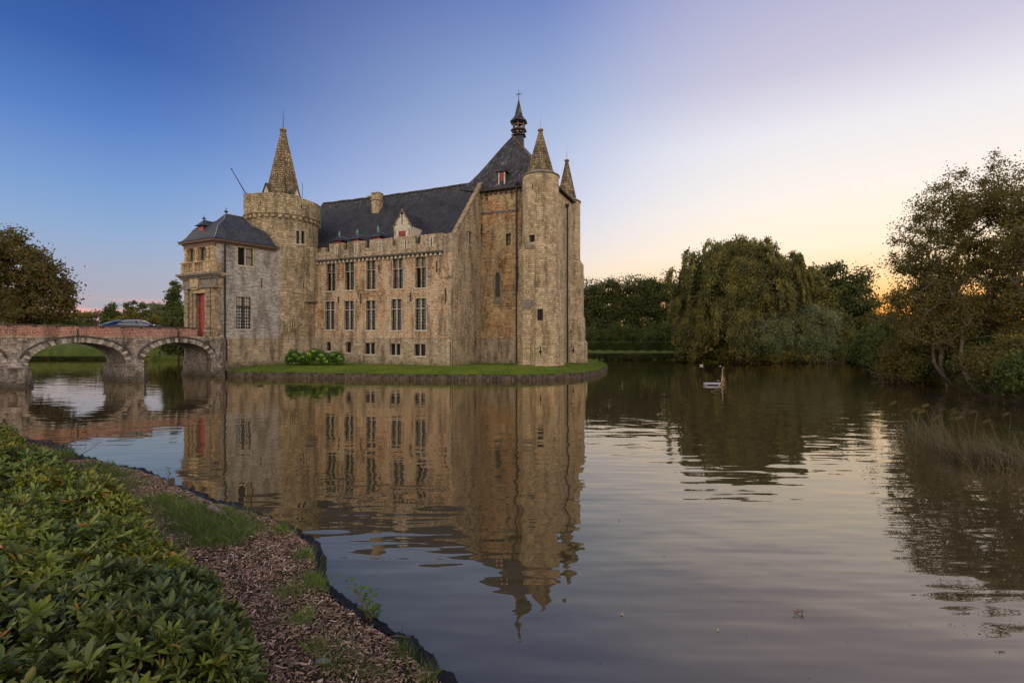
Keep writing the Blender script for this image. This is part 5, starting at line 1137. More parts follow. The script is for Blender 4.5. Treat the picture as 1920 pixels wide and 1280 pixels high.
# -- understorey behind the hedge
for i, (px, D, top, wpx) in enumerate(((1110, 116, 612, 60), (1165, 117, 606, 64), (1222, 116, 610, 62), (1268, 112, 600, 60))):
    b = gp(px, D); H = zt(top, D)-b[2]; hw_ = wpx/F*D/2
    lab = 'low undergrowth shrub behind the hedge, '+['beside the castle turret', 'left of the middle', 'right of the middle', 'under the weeping tree'][i]
    if i == 0: us_ = tree('undergrowth_shrub', lab, 'bush', b, [((0, 0, H*.5), (hw_*1.1, 2.5, H*.5)), ((hw_*.6, 0, H*.35), (hw_, 2, H*.4))], 70, 7000, .36, 'f_dark', clump=1.1, trunk_r=.12, group='undergrowth shrubs behind the hedge', low=-.9, seed=41, trunk_top=(b[0], b[1], b[2]+1)); ush = H
    else: copy_tree(us_, b, i*2.2, (1, 1, H/ush), lab)
# -- dark mass of the inlet
for i, (px, D, top, wpx, lab) in enumerate(((1600, 104, 588, 50, 'dark tree closing the end of the inlet'), (1645, 92, 580, 60, 'dark leafy tree leaning over the right side of the inlet'), (1585, 98, 630, 60, 'low dark bush at the mouth of the inlet'), (1668, 62, 612, 60, 'dense overhanging bush at the tip of the right bank'))):
    b = gp(px, D); H = zt(top, D)-b[2]; hw_ = wpx/F*D/2
    tree('bank_tree' if i < 2 else 'bank_bush', lab, 'tree' if i < 2 else 'bush', b, [((0, 0, H*.6), (hw_, hw_, H*.4)), ((0, -.5, H*.3), (hw_*1.1, hw_, H*.32))], 90, 11000, .34, ['f_wood', 'f_open', 'f_dark', 'f_dark'][i], clump=1.1, trunk_r=.2, low=-.95, seed=51+i, bark='barkd')
for px, D, H, wd_, lab in ((1450, 77.4, 2.2, 3.2, 'low bush added at the waterline to close the gap before the darker willow bush'), (1497, 77.2, 2.0, 3.2, 'low bush added at the waterline to close the gap between the two willow bushes'), (1330, 80.3, 2.6, 4.2, 'low bramble bush at the waterline under the left side of the weeping tree'), (1392, 78.6, 2.4, 4.0, 'low bramble bush at the waterline under the right side of the weeping tree')):  # first two bushes added to block orange sky reflecting in the water
    b = gp(px, D); tree('bramble_bush', lab, 'bush', (b[0], b[1], .2), [((0, 0, H*.45), (wd_, 2.0, H*.5))], 60, 8000, .3, 'f_weep', clump=.8, trunk_r=.08, low=-.95, seed=int(px), flat=.8)
# leaf cloud added behind the trees to block the low orange sky
n_ = 34000; px_ = rng.uniform(1000, 1990, n_); D_ = rng.uniform(205, 235, n_); x = (px_-960)/F*D_; z = .5+rng.random(n_)*(9.5+2.5*np.sin(px_*.021)+1.5*np.sin(px_*.067)); cs = np.stack([x, D_, z], 1); v, f = leaves(cs, 1.3, aspect=.8)
kind(np_mesh('far_leaf_screen', v, f, M['f_wood']), 'stuff', 'far-off dark leaf screen added behind the row of trees')
# -- clipped hedge
xa, xb = (1085-960)/F*104, (1310-960)/F*104; mb = MB(); n_ = 40; random.seed(8)
hz0 = 1.3; ht = zt(641.5, 104)
hd = thing('clipped_hedge', 'long clipped dark green hedge behind the lawn right of the castle', 'hedge', ((xa+xb)/2, 104, hz0))
mb = MB(); mb.box(((xa+xb)/2, 105, (hz0+ht)/2-.1), xb-xa, 1.6, ht-hz0-.15); mb.build('branches', M['barkd'], hd)
n_ = 26000; x = xa+(xb-xa)*rng.random(n_); fz = rng.random(n_); topm = rng.random(n_) < .35
y = np.where(topm, 104.1+rng.random(n_)*1.8, 104.12+rng.normal(size=n_)*.05); z = np.where(topm, ht+rng.normal(size=n_)*.05, hz0+fz*(ht-hz0)); v, f = leaves(np.stack([x, y, z], 1), .2); np_mesh('foliage', v, f, M['f_dark'], hd)
# reeds and rough grass along the far waterline
n_ = 16000; x = np.interp(rng.random(n_), [0, 1], [(1092-960)/F*91, (1300-960)/F*91]); y = 90.3+rng.random(n_)**1.4*3; z = np.full(n_, .25)
M['rough'] = foliage_mat('rough_bank_grass', [(.03, .04, .012), (.06, .065, .02), (.10, .085, .035)])
kind(blades('waterside_growth', x, y, z, .75, .05, M['rough'], lean=.25), 'stuff', 'rough dark grass and reeds along the far waterline')
n_ = 9000; x = np.interp(rng.random(n_), [0, 1], [-92, -56]); y = 91.6+rng.random(n_)*2; kind(blades('waterside_growth', x, y, np.full(n_, .2), .35, .05, M['rough'], lean=.3), 'stuff', 'rough grass along the bank seen through the bridge arches')

# -- left side
b = gp(28, 74); b = (b[0], b[1], 2.6); H = zt(424, 74)-b[2]
tree('chestnut_tree', 'big broad tree with reddish autumn leaves left of the bridge', 'tree', b, [((-1.5, 0, H-6.6), (6.6, 6, 6.4)), ((-8, 0, H-7), (6, 6, 6)), ((2.8, 0, H-9.6), (4.4, 5, 4.2)), ((4.6, -1, H-12.6), (3.4, 4, 2.8)), ((-3, -1, 4.8), (8.5, 5, 3.8))], 330, 42000, .42, 'f_autumn', clump=1.3, trunk_r=.6, seed=61, shell=.5)
ll = [(165, 112, 582, 66, 'f_yellow' , 'round olive shrub beyond the bridge, beside the big autumn tree', 0), (125, 104, 590, 60, 'f_dark', 'low dark shrub under the edge of the big autumn tree', 0), (208, 108, 574, 26, 'f_dark', 'small dark spiky tree behind the tail of the blue car', 1), (257, 112, 561, 84, 'f_dark', 'wide dark tree rising behind the roof of the blue car', 0), (294, 118, 560, 34, 'f_willow', 'grey-green tree between the dark wide tree and the poplar', 0), (327, 105, 531, 38, 'f_dark', 'tall conical poplar close to the gatehouse', 1), (338, 96, 575, 34, 'f_dark', 'dark bushy tree at the foot of the poplar', 0), (300, 88, 590, 60, 'f_yellow', 'yellow-leaved shrub behind the nose of the blue car', 0), (240, 90, 588, 46, 'f_yellow', 'yellow-green shrub behind the roof of the blue car', 0), (335, 86, 594, 40, 'f_dark', 'low green shrub against the corner of the gatehouse', 0), (75, 100, 586, 70, 'f_dark', 'low dark shrub behind the trunk of the big autumn tree', 0)]
for i, (px, D, top, wpx, fo, lab, con) in enumerate(ll):
    D = D if px > 320 else D*2.1; b = gp(px, D); H = zt(top, D)-b[2]; hw_ = wpx/F*D/2; ls_ = .42 if px > 320 else .8
    if con: bl_ = [((0, 0, H*.30), (hw_, hw_, H*.3)), ((0, 0, H*.55), (hw_*.8, hw_*.8, H*.28)), ((0, 0, H*.8), (hw_*.45, hw_*.45, H*.2))]
    else: bl_ = [((0, 0, H*.62), (hw_, hw_*.8, H*.36)), ((-hw_*.4, 0, H*.4), (hw_*.8, hw_*.7, H*.34)), ((hw_*.4, 0, H*.36), (hw_*.8, hw_*.7, H*.3))]
    tree('tree' if H > 5 else 'shrub', lab, 'tree' if H > 5 else 'bush', b, bl_, 90, 11000, ls_, fo, clump=.85*ls_/.42, trunk_r=.16, low=-.95, seed=70+i, bark='barkd', group='trees and shrubs beyond the bridge', shell=.5)

# -- big open tree on the right bank
b = gp(1812, 37.5); 
def openT(name, label, base, top, blobs, na, nl, ls, sd, tr=.3, clump=.62, low=-.75, fol='f_open', top_pt=None, twig=.012, shell=.25):
    return tree(name, label, 'tree', base, blobs, na, nl, ls, fol, clump=clump, trunk_r=tr, bark='bark', low=low, seed=sd, twig=twig, shell=shell, flat=.8, trunk_top=top_pt, aspect=.7, bumpy=.16)
H = zt(300, 37.5)-b[2]
openT('open_crowned_tree', 'large airy tree on the right bank with the sunset showing through its branches', b, None,
      [((1.2, 0, H-3.2), (2.8, 2.6, 3.0)), ((-1.7, 0, H-4.4), (2.2, 2.4, 2.8)), ((-3.4, 0, H-7.8), (2.2, 2.6, 2.6)), ((3.6, .5, H-4.2), (2.2, 2.6, 3.4)), ((0, 0, H-8), (3.8, 3.0, 3.2)), ((-3.1, -.4, H-10.6), (3.2, 3, 2.2)), ((3.4, 0, H-9.5), (2.6, 3, 2.6)), ((-1.6, -.5, 4.2), (3.6, 3, 2.2)), ((3.0, -.5, 4.4), (3.0, 3, 2.2))], 860, 72000, .14, 81, tr=.22, top_pt=(b[0]-.4, b[1]+.3, b[2]+4.2), shell=.2, clump=.55)
b2 = gp(1778, 36.2)
openT('leaning_tree', 'thin forked tree leaning over the water at the right bank', b2, None, [((-1.2, -.4, 5.4), (2.4, 2.2, 2.2)), ((-2.0, -.6, 3.6), (2.2, 2, 1.4))], 150, 9500, .12, 82, tr=.13, top_pt=(b2[0]-1.1, b2[1]-.3, b2[2]+3.0))
b3 = gp(1950, 33)
openT('open_crowned_tree', 'tree at the right edge of the picture with darker, denser leaf clumps', b3, None, [((0, 0, 8.6), (2.2, 2.4, 3.0)), ((.3, 0, 11.4), (1.4, 2, 1.4)), ((0.2, 0, 4.6), (2.0, 2.2, 1.8))], 170, 12000, .17, 83, tr=.2, fol='f_open', clump=.7, top_pt=(b3[0]-.3, b3[1], b3[2]+5))
for i, (px, D, H, w_, fo, lab) in enumerate(((1845, 42, 5.2, 3.6, 'f_open', 'tall brownish shrub filling the space behind the pale leaning trunk'), (1775, 38.5, 3.4, 2.8, 'f_dark', 'dark shrub between the forked trunks and the leaning trunk'), (1735, 40, 4.2, 3.2, 'f_open', 'tangled brown-green bush under the airy tree, over the water'), (1700, 47, 4.6, 3.4, 'f_dark', 'dark bush on the right bank left of the forked trunks'), (1850, 35.5, 2.8, 2.2, 'f_dark', 'dark low bush right of the pale leaning trunk'), (1905, 30, 2.6, 2.0, 'f_open', 'olive bush low on the right bank near the picture edge'), (1880, 41, 3.6, 2.6, 'f_open', 'brownish bush behind the leaning trunks on the right bank'), (1965, 25.5, 2.3, 1.6, 'f_dark', 'bush hanging over the water at the right edge of the picture'), (1800, 43, 4.6, 3.4, 'f_open', 'tall twiggy bush behind the forked trunks'), (1645, 56, 3.6, 2.6, 'f_dark', 'outermost overhanging bush on the right bank'))):
    b = gp(px, D)
    tree('bank_bush', lab, 'bush', b, [((0, 0, H*.55), (w_, w_*.8, H*.48)), ((-w_*.4, -w_*.3, H*.3), (w_*.9, w_*.8, H*.32))], 170, 17000, .17 if D < 45 else .22, fo, clump=.62, trunk_r=.07, low=-.95, seed=90+i, group='bushes on the right bank', twig=.01, shell=.3)
n_ = 15000; th = rng.uniform(35, 47, n_); rr = np.interp(th, sa, sr)+rng.random(n_)**1.3*4; x = rr*np.sin(np.radians(th)); y = rr*np.cos(np.radians(th)); z = np.array([gz(a, b) for a, b in zip(x, y)])
kind(blades('waterside_growth', x, y, z-.05, .5, .03, M['rough'], lean=.4), 'stuff', 'dark rough undergrowth along the right bank')
# bare trunks by the water and roots
def bare(name, label, paths, cat='tree'):
    mb = MB()
    for pts, r0, r1 in paths:
        n = len(pts); mb.tube(pts, [r0+(r1-r0)*i/(n-1) for i in range(n)], 7)
    return tag(mb.build(name, M['bark'], smooth=True), label, cat)
bare('dead_forked_tree', 'pale forked trunk rising from the right bank waterline', [([P(1785, 722, 36), P(1766, 700, 36), P(1752, 680, 36.2), P(1748, 640, 36.5), P(1760, 600, 37)], .17, .07), ([P(1783, 722, 36), P(1790, 695, 36), P(1792, 665, 36.3), P(1785, 630, 36.5)], .13, .05)])
bare('bare_leaning_tree', 'pale leaning trunk beside the forked one, bent low over the bank', [([P(1848, 738, 32.5), P(1822, 728, 33), P(1810, 700, 33.5), P(1802, 670, 34), P(1803, 630, 35)], .17, .1)])
bare('driftwood', 'bare dead branches lying in the water at the tip of the right bank', [([P(1690, 712, 42.9), P(1665, 706, 43.5), P(1640, 700, 45), P(1625, 692, 46)], .07, .02), ([P(1676, 708, 43.5), P(1668, 700, 44), P(1660, 692, 44)], .05, .02), ([P(1688, 710, 43), P(1655, 708, 43.8), P(1632, 704, 44)], .05, .015)], 'branch')
# ------------------------------------------------------------------ HYDRANGEA, BIRDS, FLOATING THINGS
M['f_hyd'] = foliage_mat('hydrangea_leaves', [(.04, .10, .015), (.065, .14, .02), (.09, .17, .03)])
M['lime'+'_flower'] = foliage_mat('lime_blossom', [(.20, .34, .04), (.28, .44, .06), (.38, .50, .11)], trans=.15)
hy = thing('hydrangea_bush', 'low hydrangea bush with pale lime flower heads at the foot of the castle wall', 'bush', (-22, 50, .8))
cen = []
for k in range(330):
    px = random.uniform(538, 640); D = 50.3+random.uniform(-.9, 1.5); x = (px-960)/F*D; e = min((px-536)/12, (642-px)/12, 1); hgt = .15+1.35*math.sqrt(max(0, e))*(.78+.2*math.sin(px*.13))*random.random()**.35; cen.append((x, D, .82+hgt))
cen = np.array(cen); cs = np.repeat(cen, 34, 0)+rng.normal(size=(len(cen)*34, 3))*.17; cs[:, 2] = np.maximum(cs[:, 2], .85); v, f = leaves(cs, .15, aspect=.8); np_mesh('foliage', v, f, M['f_hyd'], hy)
hd_ = cen[(cen[:, 2] > 1.1)][:98]; hd_ = hd_[hd_[:, 1] < 51.2]; vs, fs = [], []
ico = MB(); ico.lathe((0, 0, 0), [(.001, -1), (.7, -.7), (1, 0), (.7, .7), (.001, 1)], 8)
for c_ in hd_:
    q = rng.normal(size=(70, 3)); q = unit(q)*.14*rng.uniform(.75, 1.25); q[:, 2] *= .75; vv, _ = leaves(np.array([c_[0], c_[1]-.25, c_[2]+.1])+q, .1, aspect=.9); vs.append(vv)
vs = np.concatenate(vs); np_mesh('flower_heads', vs, np.arange(len(vs)).reshape(-1, 4), M['lime_flower'], hy)['kind'] = 'stuff'
def duck(label, px, py, s, body, head, rz):
    x, D = W(px, py); t = thing('duck', label, 'bird', (x, D, 0), 'water birds on the pond'); mb = MB(); c, sn = math.cos(rz), math.sin(rz)
    f = lambda a, b, h: Vector((x+(a*c-b*sn)*s, D+(a*sn+b*c)*s, h*s))
    secs = [(-.30, .02, .13, .02), (-.24, .05, .11, .05), (-.1, .11, .07, .11), (.06, .12, .06, .12), (.18, .08, .08, .09), (.24, .05, .14, .06), (.26, .04, .22, .045), (.28, .05, .29, .05), (.33, .035, .30, .035), (.40, .018, .285, .012), (.42, .005, .28, .005)]
    rg = [[f(a, w_*math.cos(k*math.pi/5), z+h_*math.sin(k*math.pi/5)) for k in range(10)] for a, w_, z, h_ in secs]
    for i in range(len(rg)-1):
        for k in range(10): mb.quad(rg[i][k], rg[i][(k+1) % 10], rg[i+1][(k+1) % 10], rg[i+1][k], mat=1 if i >= 5 else 0)
    mb.quad(*rg[0]); mb.quad(*rg[-1]); mb.build('body', [plain('feathers_a', body, .8), plain('feathers_b', head, .7)], t, smooth=True)
duck('small pale duck swimming before the far bank, below the weeping tree', 1315, 685.5, 1.0, (.45, .42, .38), (.1, .08, .06), 0)
duck('small dark duck swimming close to the castle island edge', 488, 722.5, .8, (.05, .045, .04), (.04, .035, .03), .3)
x, D = W(1335, 721.5); pf = thing('floating_platform', 'small white floating platform in the middle of the pond', 'platform', (x, D, 0))
mb = MB(); mb.box((x, D, .12), 1.15, .5, .1, .08); pl_ = mb.build('deck', plain('white_board', (.36, .36, .45), .5), pf); mb = MB()
for sx_ in (-.5, .45): mb.box((x+sx_, D+.0, .03), .09, .4, .09, .08)
mb.build('float', plain('grey_float', (.3, .3, .33), .6), pf)
bare('sunken_branch', 'thin dead branch breaking the surface just in front of the white platform', [([P(1333, 734.5, 33), P(1341, 731, 33), P(1347, 731.5, 33), P(1352, 734, 33), P(1360, 734.8, 32.8)], .045, .015)], 'branch')
x, D = W(1352, 719); bare('pale_streak_shape', 'slim pale upright shape with a knobbed bent top, added beside the white platform', [([(x-.05, D, -.3), (x+.06, D, .35), (x+.12, D, .8), (x+.1, D, 1.15), (x-.02, D, 1.38), (x-.12, D, 1.34)], .045, .05), ([(x+.1, D, 1.1), (x+.2, D, 1.22), (x+.16, D, 1.36)], .03, .015), ([(x-.05, D, .05), (x-.2, D, .22), (x-.3, D, .28)], .05, .03)], 'branch')  # upright shape added to imitate a pale reflection streak on the water
bpy.data.objects['pale_streak_shape'].data.materials[0] = plain('pale_streak', (.30, .25, .19), .9, noise=.4, nscale=6)
# floating leaves
M['fl1'] = plain('brown_leaf', (.16, .07, .03), .7); M['fl2'] = plain('yellow_leaf', (.32, .25, .13), .7)
def fleaf(label, px, py, n, s, mt):
    x, D = W(px, py); mb = MB()
    for k in range(n):
        a = random.uniform(0, 6.28); cx_, cy_ = x+random.uniform(-1, 1)*s*n*.35, D+random.uniform(-.5, .5)*s*n*.35; ca2, sa2 = math.cos(a)*s, math.sin(a)*s; z = .006+.004*k
        mb.quad((cx_-ca2, cy_-sa2, z), (cx_-ca2*.2+sa2*.5, cy_-sa2*.2-ca2*.5, z+.01), (cx_+ca2, cy_+sa2, z+.015), (cx_-ca2*.2-sa2*.5, cy_-sa2*.2+ca2*.5, z+.008))
    tag(mb.build('floating_leaf', M[mt]), label, 'leaf', 'leaves floating on the pond')
fleaf('clump of brown leaves floating on the right foreground water', 1502, 1151, 9, .028, 'fl1')
fleaf('pale yellow leaf floating on the water below the castle reflection', 1165, 1152, 2, .028, 'fl2')
fleaf('pale leaf floating right of the spire reflection', 1348, 1182, 1, .026, 'fl2')
fleaf('tiny leaf floating where the tower reflection meets the bright sky', 1245, 1042, 1, .026, 'fl2')
fleaf('brown leaf floating right of the broad roof reflection', 1160, 975, 1, .03, 'fl1')

n_ = 260; px = rng.uniform(900, 1900, n_); py = rng.uniform(790, 1275, n_); D = F*HC/(py-640); x = (px-960)/F*D; v, f = leaves(np.stack([x, D, np.full(n_, .006)], 1), .018); v[:, 2] = .004+.001*(np.arange(len(v)) % 3)
kind(np_mesh('floating_specks', v, f, M['fl1']), 'stuff', 'tiny dark specks floating on the water')
# ------------------------------------------------------------------ NEAR BANK
nb = [(-60, 40), (-38, 27), (-26, 20.5), W(-60, 826), W(30, 831), W(95, 842), W(150, 868), W(205, 885), W(270, 897), W(340, 930), W(400, 955), W(445, 970), W(500, 988), W(548, 1010), W(585, 1035), W(603, 1062), W(600, 1095), W(630, 1140), W(680, 1180), W(733, 1214), W(778, 1242), W(812, 1285), (-.08, 4.1), (.9, 3.2), (3, 1.6), (8, -2), (20, -8), (60, -20)]
CB = Vector((-14, -14))
def pol(p): return math.atan2(p[1]-CB.y, p[0]-CB.x), math.hypot(p[0]-CB.x, p[1]-CB.y)
pr_ = sorted(pol(p) for p in nb); ba = np.array([p[0] for p in pr_]); brr = np.array([p[1] for p in pr_])
def bank_d(x, y):
    a = np.arctan2(y-CB.y, x-CB.x); r_ = np.hypot(x-CB.x, y-CB.y); return (np.interp(a, ba, brr)-r_)*.8
def bank_z(x, y):
    d = bank_d(x, y); n_ = .02*np.sin(x*3.1+y*1.7)+.015*np.sin(x*7.3-y*5.1)+.01*np.sin(x*13+y*11)
    return np.interp(d, [-.02, 0, .15, .6, 1.5, 4], [-1.2, .1, .24, .30, .38, .55])+n_*(d > .05)
A_ = np.unique(np.concatenate([np.linspace(ba[0], ba[-1], 300), np.linspace(1.0, 1.75, 500)])); offs_ = [-.05, 0, .03, .1, .2, .35, .5, .7, .9, 1.2, 1.5, 2, 2.5, 3, 4, 6, 9, 14, 20, 30]
rws = []
for o_ in offs_:
    r_ = np.interp(A_, ba, brr)-o_/.8; r_ = np.maximum(r_, .1); x = CB.x+np.cos(A_)*r_; y = CB.y+np.sin(A_)*r_; rws.append(np.stack([x, y, bank_z(x, y)], 1))
rws[0][:, 2] = -1.3; Vv = np.concatenate(rws); n_ = len(A_)
fc = [(j*n_+i, j*n_+i+1, (j+1)*n_+i+1, (j+1)*n_+i) for j in range(len(offs_)-1) for i in range(n_-1)]
kind(np_mesh('near_bank', Vv, np.array(fc), M['soil'], smooth=True), 'structure')
# behind the viewer the bank simply continues
mb = MB(); mb.quad((-300, -300, .5), (300, -300, .5), (300, -14, .5), (-300, -14, .5)); kind(mb.build('rear_ground', M['lawn']), 'structure')
# rhododendron region
edge = np.array([(-17, 15.2), (-12.2, 12.4), (-9.6, 10.5), (-7.1, 8.75), (-5.6, 7.5), (-4.55, 6.5), (-3.0, 5.15), (-2.4, 4.5), (-1.85, 3.4), (-1.5, 2.4), (-1.3, 1.0), (-1.3, -2)])
def edge_d(x, y):
    best = np.full(x.shape, 1e9); sg = np.ones(x.shape)
    for i in range(len(edge)-1):
        a, b = edge[i], edge[i+1]; d = b-a; L2 = (d**2).sum(); t_ = np.clip(((x-a[0])*d[0]+(y-a[1])*d[1])/L2, 0, 1); qx, qy = a[0]+d[0]*t_, a[1]+d[1]*t_
        dd = np.hypot(x-qx, y-qy); s_ = d[0]*(y-a[1])-d[1]*(x-a[0]); m_ = dd < best; best = np.where(m_, dd, best); sg = np.where(m_, np.where(s_ < 0, 1, -1), sg)
    return best*sg
def bush_h(x, y):
    e = edge_d(x, y); lump = .14*np.sin(x*2.1+1)+.09*np.sin(y*2.7+x)+.10*np.sin(x*4.3-y*3.7)+.07*np.sin(x*7+y*6)
    return (.72+lump)*(1-np.exp(-np.maximum(e+.12, 0)/.28))
def M_rhodo(name, cols, tint):
    m, nt, p, o = mat_new(name); L = nt.links; g = N(nt, 'ShaderNodeNewGeometry')
    c = ramp(nt, g.outputs['Random Per Island'], cols)
    t = N(nt, 'ShaderNodeTexCoord'); n = N(nt, 'ShaderNodeTexNoise'); n.inputs['Scale'].default_value = .8; L.new(t.outputs['Object'], n.inputs['Vector'])
    c = mixc(nt, 1.0, c, ramp(nt, n.outputs[0], [(.38, (.7, .85, .95)), (.62, tint)]), 'MULTIPLY')
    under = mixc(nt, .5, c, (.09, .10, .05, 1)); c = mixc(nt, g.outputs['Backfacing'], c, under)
    L.new(c, p.inputs['Base Color']); p.inputs['Roughness'].default_value = .42; p.inputs['Specular IOR Level'].default_value = .4
    tr = N(nt, 'ShaderNodeBsdfTranslucent'); L.new(c, tr.inputs[0]); mx = N(nt, 'ShaderNodeMixShader'); mx.inputs[0].default_value = .15
    L.new(p.outputs[0], mx.inputs[1]); L.new(tr.outputs[0], mx.inputs[2]); L.new(mx.outputs[0], o.inputs[0]); return m
M['rhodo'] = M_rhodo('rhododendron_leaf', [(0, (0.025, 0.045, 0.007)), (.35, (0.048, 0.076, 0.013)), (.7, (0.079, 0.112, 0.019)), (.93, (0.115, 0.144, 0.029)), (.985, (0.158, 0.122, 0.022)), (1, (0.245, 0.094, 0.014))], (1.4, 1.25, .85))
M['rhodo_y'] = M_rhodo('yellow_green_rhododendron_leaf', [(0, (0.048, 0.076, 0.010)), (.35, (0.096, 0.136, 0.016)), (.7, (0.152, 0.192, 0.022)), (.93, (0.216, 0.240, 0.036)), (.985, (0.240, 0.160, 0.024)), (1, (0.400, 0.096, 0.016))], (1.4, 1.2, .7))
def rosettes(cx_, cy_, cz_, axis, size):
    """leaf whorls: 10 verts per leaf, 7 quads"""
    n = len(cx_); K = 10; C_ = np.repeat(np.stack([cx_, cy_, cz_], 1), K, 0); ax = np.repeat(axis, K, 0); sz = np.repeat(size, K)*(.7+.5*rng.random(n*K))
    t1 = unit(np.cross(ax, np.tile([[.3, .9, .1]], (n*K, 1)))); t2 = np.cross(ax, t1)
    ph = np.tile(np.arange(K)*2.4, n)+np.repeat(rng.random(n)*6.28, K)+rng.normal(size=n*K)*.15
    elv = np.tile(np.linspace(.15, 1.1, K), n)+rng.normal(size=n*K)*.18+np.repeat(rng.normal(size=n)*.12, K)
    rad = t1*np.cos(ph)[:, None]+t2*np.sin(ph)[:, None]; side = np.cross(ax, rad); d = rad*np.cos(elv)[:, None]+ax*np.sin(elv)[:, None]; nr = unit(np.cross(d, side))
    nr = np.where((nr*ax).sum(1, keepdims=True) < 0, -nr, nr); st = [0, .3, .7, 1.0]; wdt = [.02, .115, .15, .045]; V_ = []
    curl = (.12+.15*rng.random(n*K))[:, None]
    for s_, w_ in zip(st, wdt):
        mid = C_+(d*(s_+.08)-nr*curl*s_*s_)*sz[:, None]
        if s_ in (0, 1.0): V_ += [mid-side*w_*sz[:, None], mid+side*w_*sz[:, None]]
        else: V_ += [mid-side*w_*sz[:, None]+nr*.045*sz[:, None], mid-nr*.015*sz[:, None], mid+side*w_*sz[:, None]+nr*.045*sz[:, None]]
    V_ = np.stack(V_, 1).reshape(-1, 3); b_ = (np.arange(n*K)*10)[:, None]
    T_ = np.array([[0, 2, 3, 3], [0, 3, 1, 1], [1, 3, 4, 4], [2, 5, 6, 3], [3, 6, 7, 4], [5, 8, 6, 6], [6, 8, 9, 9], [6, 9, 7, 7]])
    q4 = T_[[3, 4]]; f4 = (b_[:, :, None]+q4[None]).reshape(-1, 4)
    tri = np.array([[0, 2, 3], [0, 3, 1], [1, 3, 4], [5, 8, 6], [6, 8, 9], [6, 9, 7]]); f3 = (b_[:, :, None]+tri[None]).reshape(-1, 3)
    return V_, f4, f3
def mixed_mesh(name, V_, f4, f3, mat, parent):
    me = bpy.data.meshes.new(name); me.vertices.add(len(V_)); me.vertices.foreach_set('co', V_.astype(np.float32).ravel()); nl = len(f4)*4+len(f3)*3
    me.loops.add(nl); me.loops.foreach_set('vertex_index', np.concatenate([f4.ravel(), f3.ravel()]).astype(np.int32)); me.polygons.add(len(f4)+len(f3))
    st = np.concatenate([np.arange(len(f4))*4, len(f4)*4+np.arange(len(f3))*3]); me.polygons.foreach_set('loop_start', st.astype(np.int32)); me.polygons.foreach_set('loop_total', np.concatenate([np.full(len(f4), 4), np.full(len(f3), 3)]).astype(np.int32))
    me.materials.append(mat); me.polygons.foreach_set('use_smooth', np.full(len(f4)+len(f3), True)); me.update(calc_edges=True); o = bpy.data.objects.new(name, me); COL.objects.link(o); o.parent = parent; o.matrix_parent_inverse = parent.matrix_world.inverted(); return o
n_ = 60000; x = rng.uniform(-14, -1.0, n_); y = rng.uniform(1.6, 13.5, n_); e = edge_d(x, y); keep_ = (e > -.12) & (x > -1.12*y-1.0) & (np.hypot(x, y) > 1.9)
x, y, e = x[keep_], y[keep_], e[keep_]
dist = np.hypot(x, y); pk = rng.random(len(x)) < .78; x, y, e = x[pk], y[pk], e[pk]
low_ = rng.random(len(x)) < .45; hh = bush_h(x, y)*np.where(low_, .35+.6*rng.random(len(x)), 1)+np.where(low_, 0, rng.normal(size=len(x))*.05)
z = bank_z(x, y)+hh
g1 = (bush_h(x+.05, y)-bush_h(x-.05, y))/.1; g2 = (bush_h(x, y+.05)-bush_h(x, y-.05))/.1; axs = unit(np.stack([-g1*.7, -g2*.7, np.ones(len(x))], 1)+rng.normal(size=(len(x), 3))*.32)
cents = np.array([(-11.5, 11.6), (-9.2, 9.3), (-6.6, 7.2), (-7.2, 6.2), (-4.4, 5.2), (-3.2, 3.7), (-4.6, 3.6), (-2.2, 3.0)])
labs = ['rhododendron bush farthest along the bank, beside the black pond edge', 'yellow-green rhododendron bush at the left edge, second farthest along the bank', 'rhododendron bush beside the grassy mulch where the bank widens', 'rhododendron bush at the left picture edge with orange leaves', 'rhododendron bush pushing out over the bark mulch in mid foreground', 'dark glossy rhododendron bush in the bottom foreground', 'dark rhododendron bush in the bottom left corner', 'rhododendron bush at the bottom of the picture beside the bark mulch']
lab_i = np.argmin((x[:, None]-cents[None, :, 0])**2+(y[:, None]-cents[None, :, 1])**2, 1)
for k in range(8):
    m_ = lab_i == k
    if m_.sum() < 10: continue
    cx_, cy_ = cents[k]; t = thing('rhododendron_bush', labs[k], 'bush', (cx_, cy_, float(bank_z(np.array([cx_]), np.array([cy_]))[0])), 'rhododendron bushes on the near bank')
    V_, f4, f3 = rosettes(x[m_], y[m_], z[m_], axs[m_], rng.uniform(.062, .13, m_.sum())); mixed_mesh('foliage', V_, f4, f3, M['rhodo_y' if k < 5 else 'rhodo'], t)
    mb = MB(); idx = np.where(m_)[0][::9]
    for i in idx[:260]:
        p1 = Vector((x[i], y[i], z[i])); p0 = Vector((x[i]+random.uniform(-.2, .2), y[i]+random.uniform(-.2, .2), float(bank_z(x[i:i+1], y[i:i+1])[0])-.05)); mb.tube([p0, p0.lerp(p1, .5)+Vector((random.uniform(-.05, .05), random.uniform(-.05, .05), 0)), p1], [.012, .009, .006], 4)
    mb.build('branches', M['wood'], t)
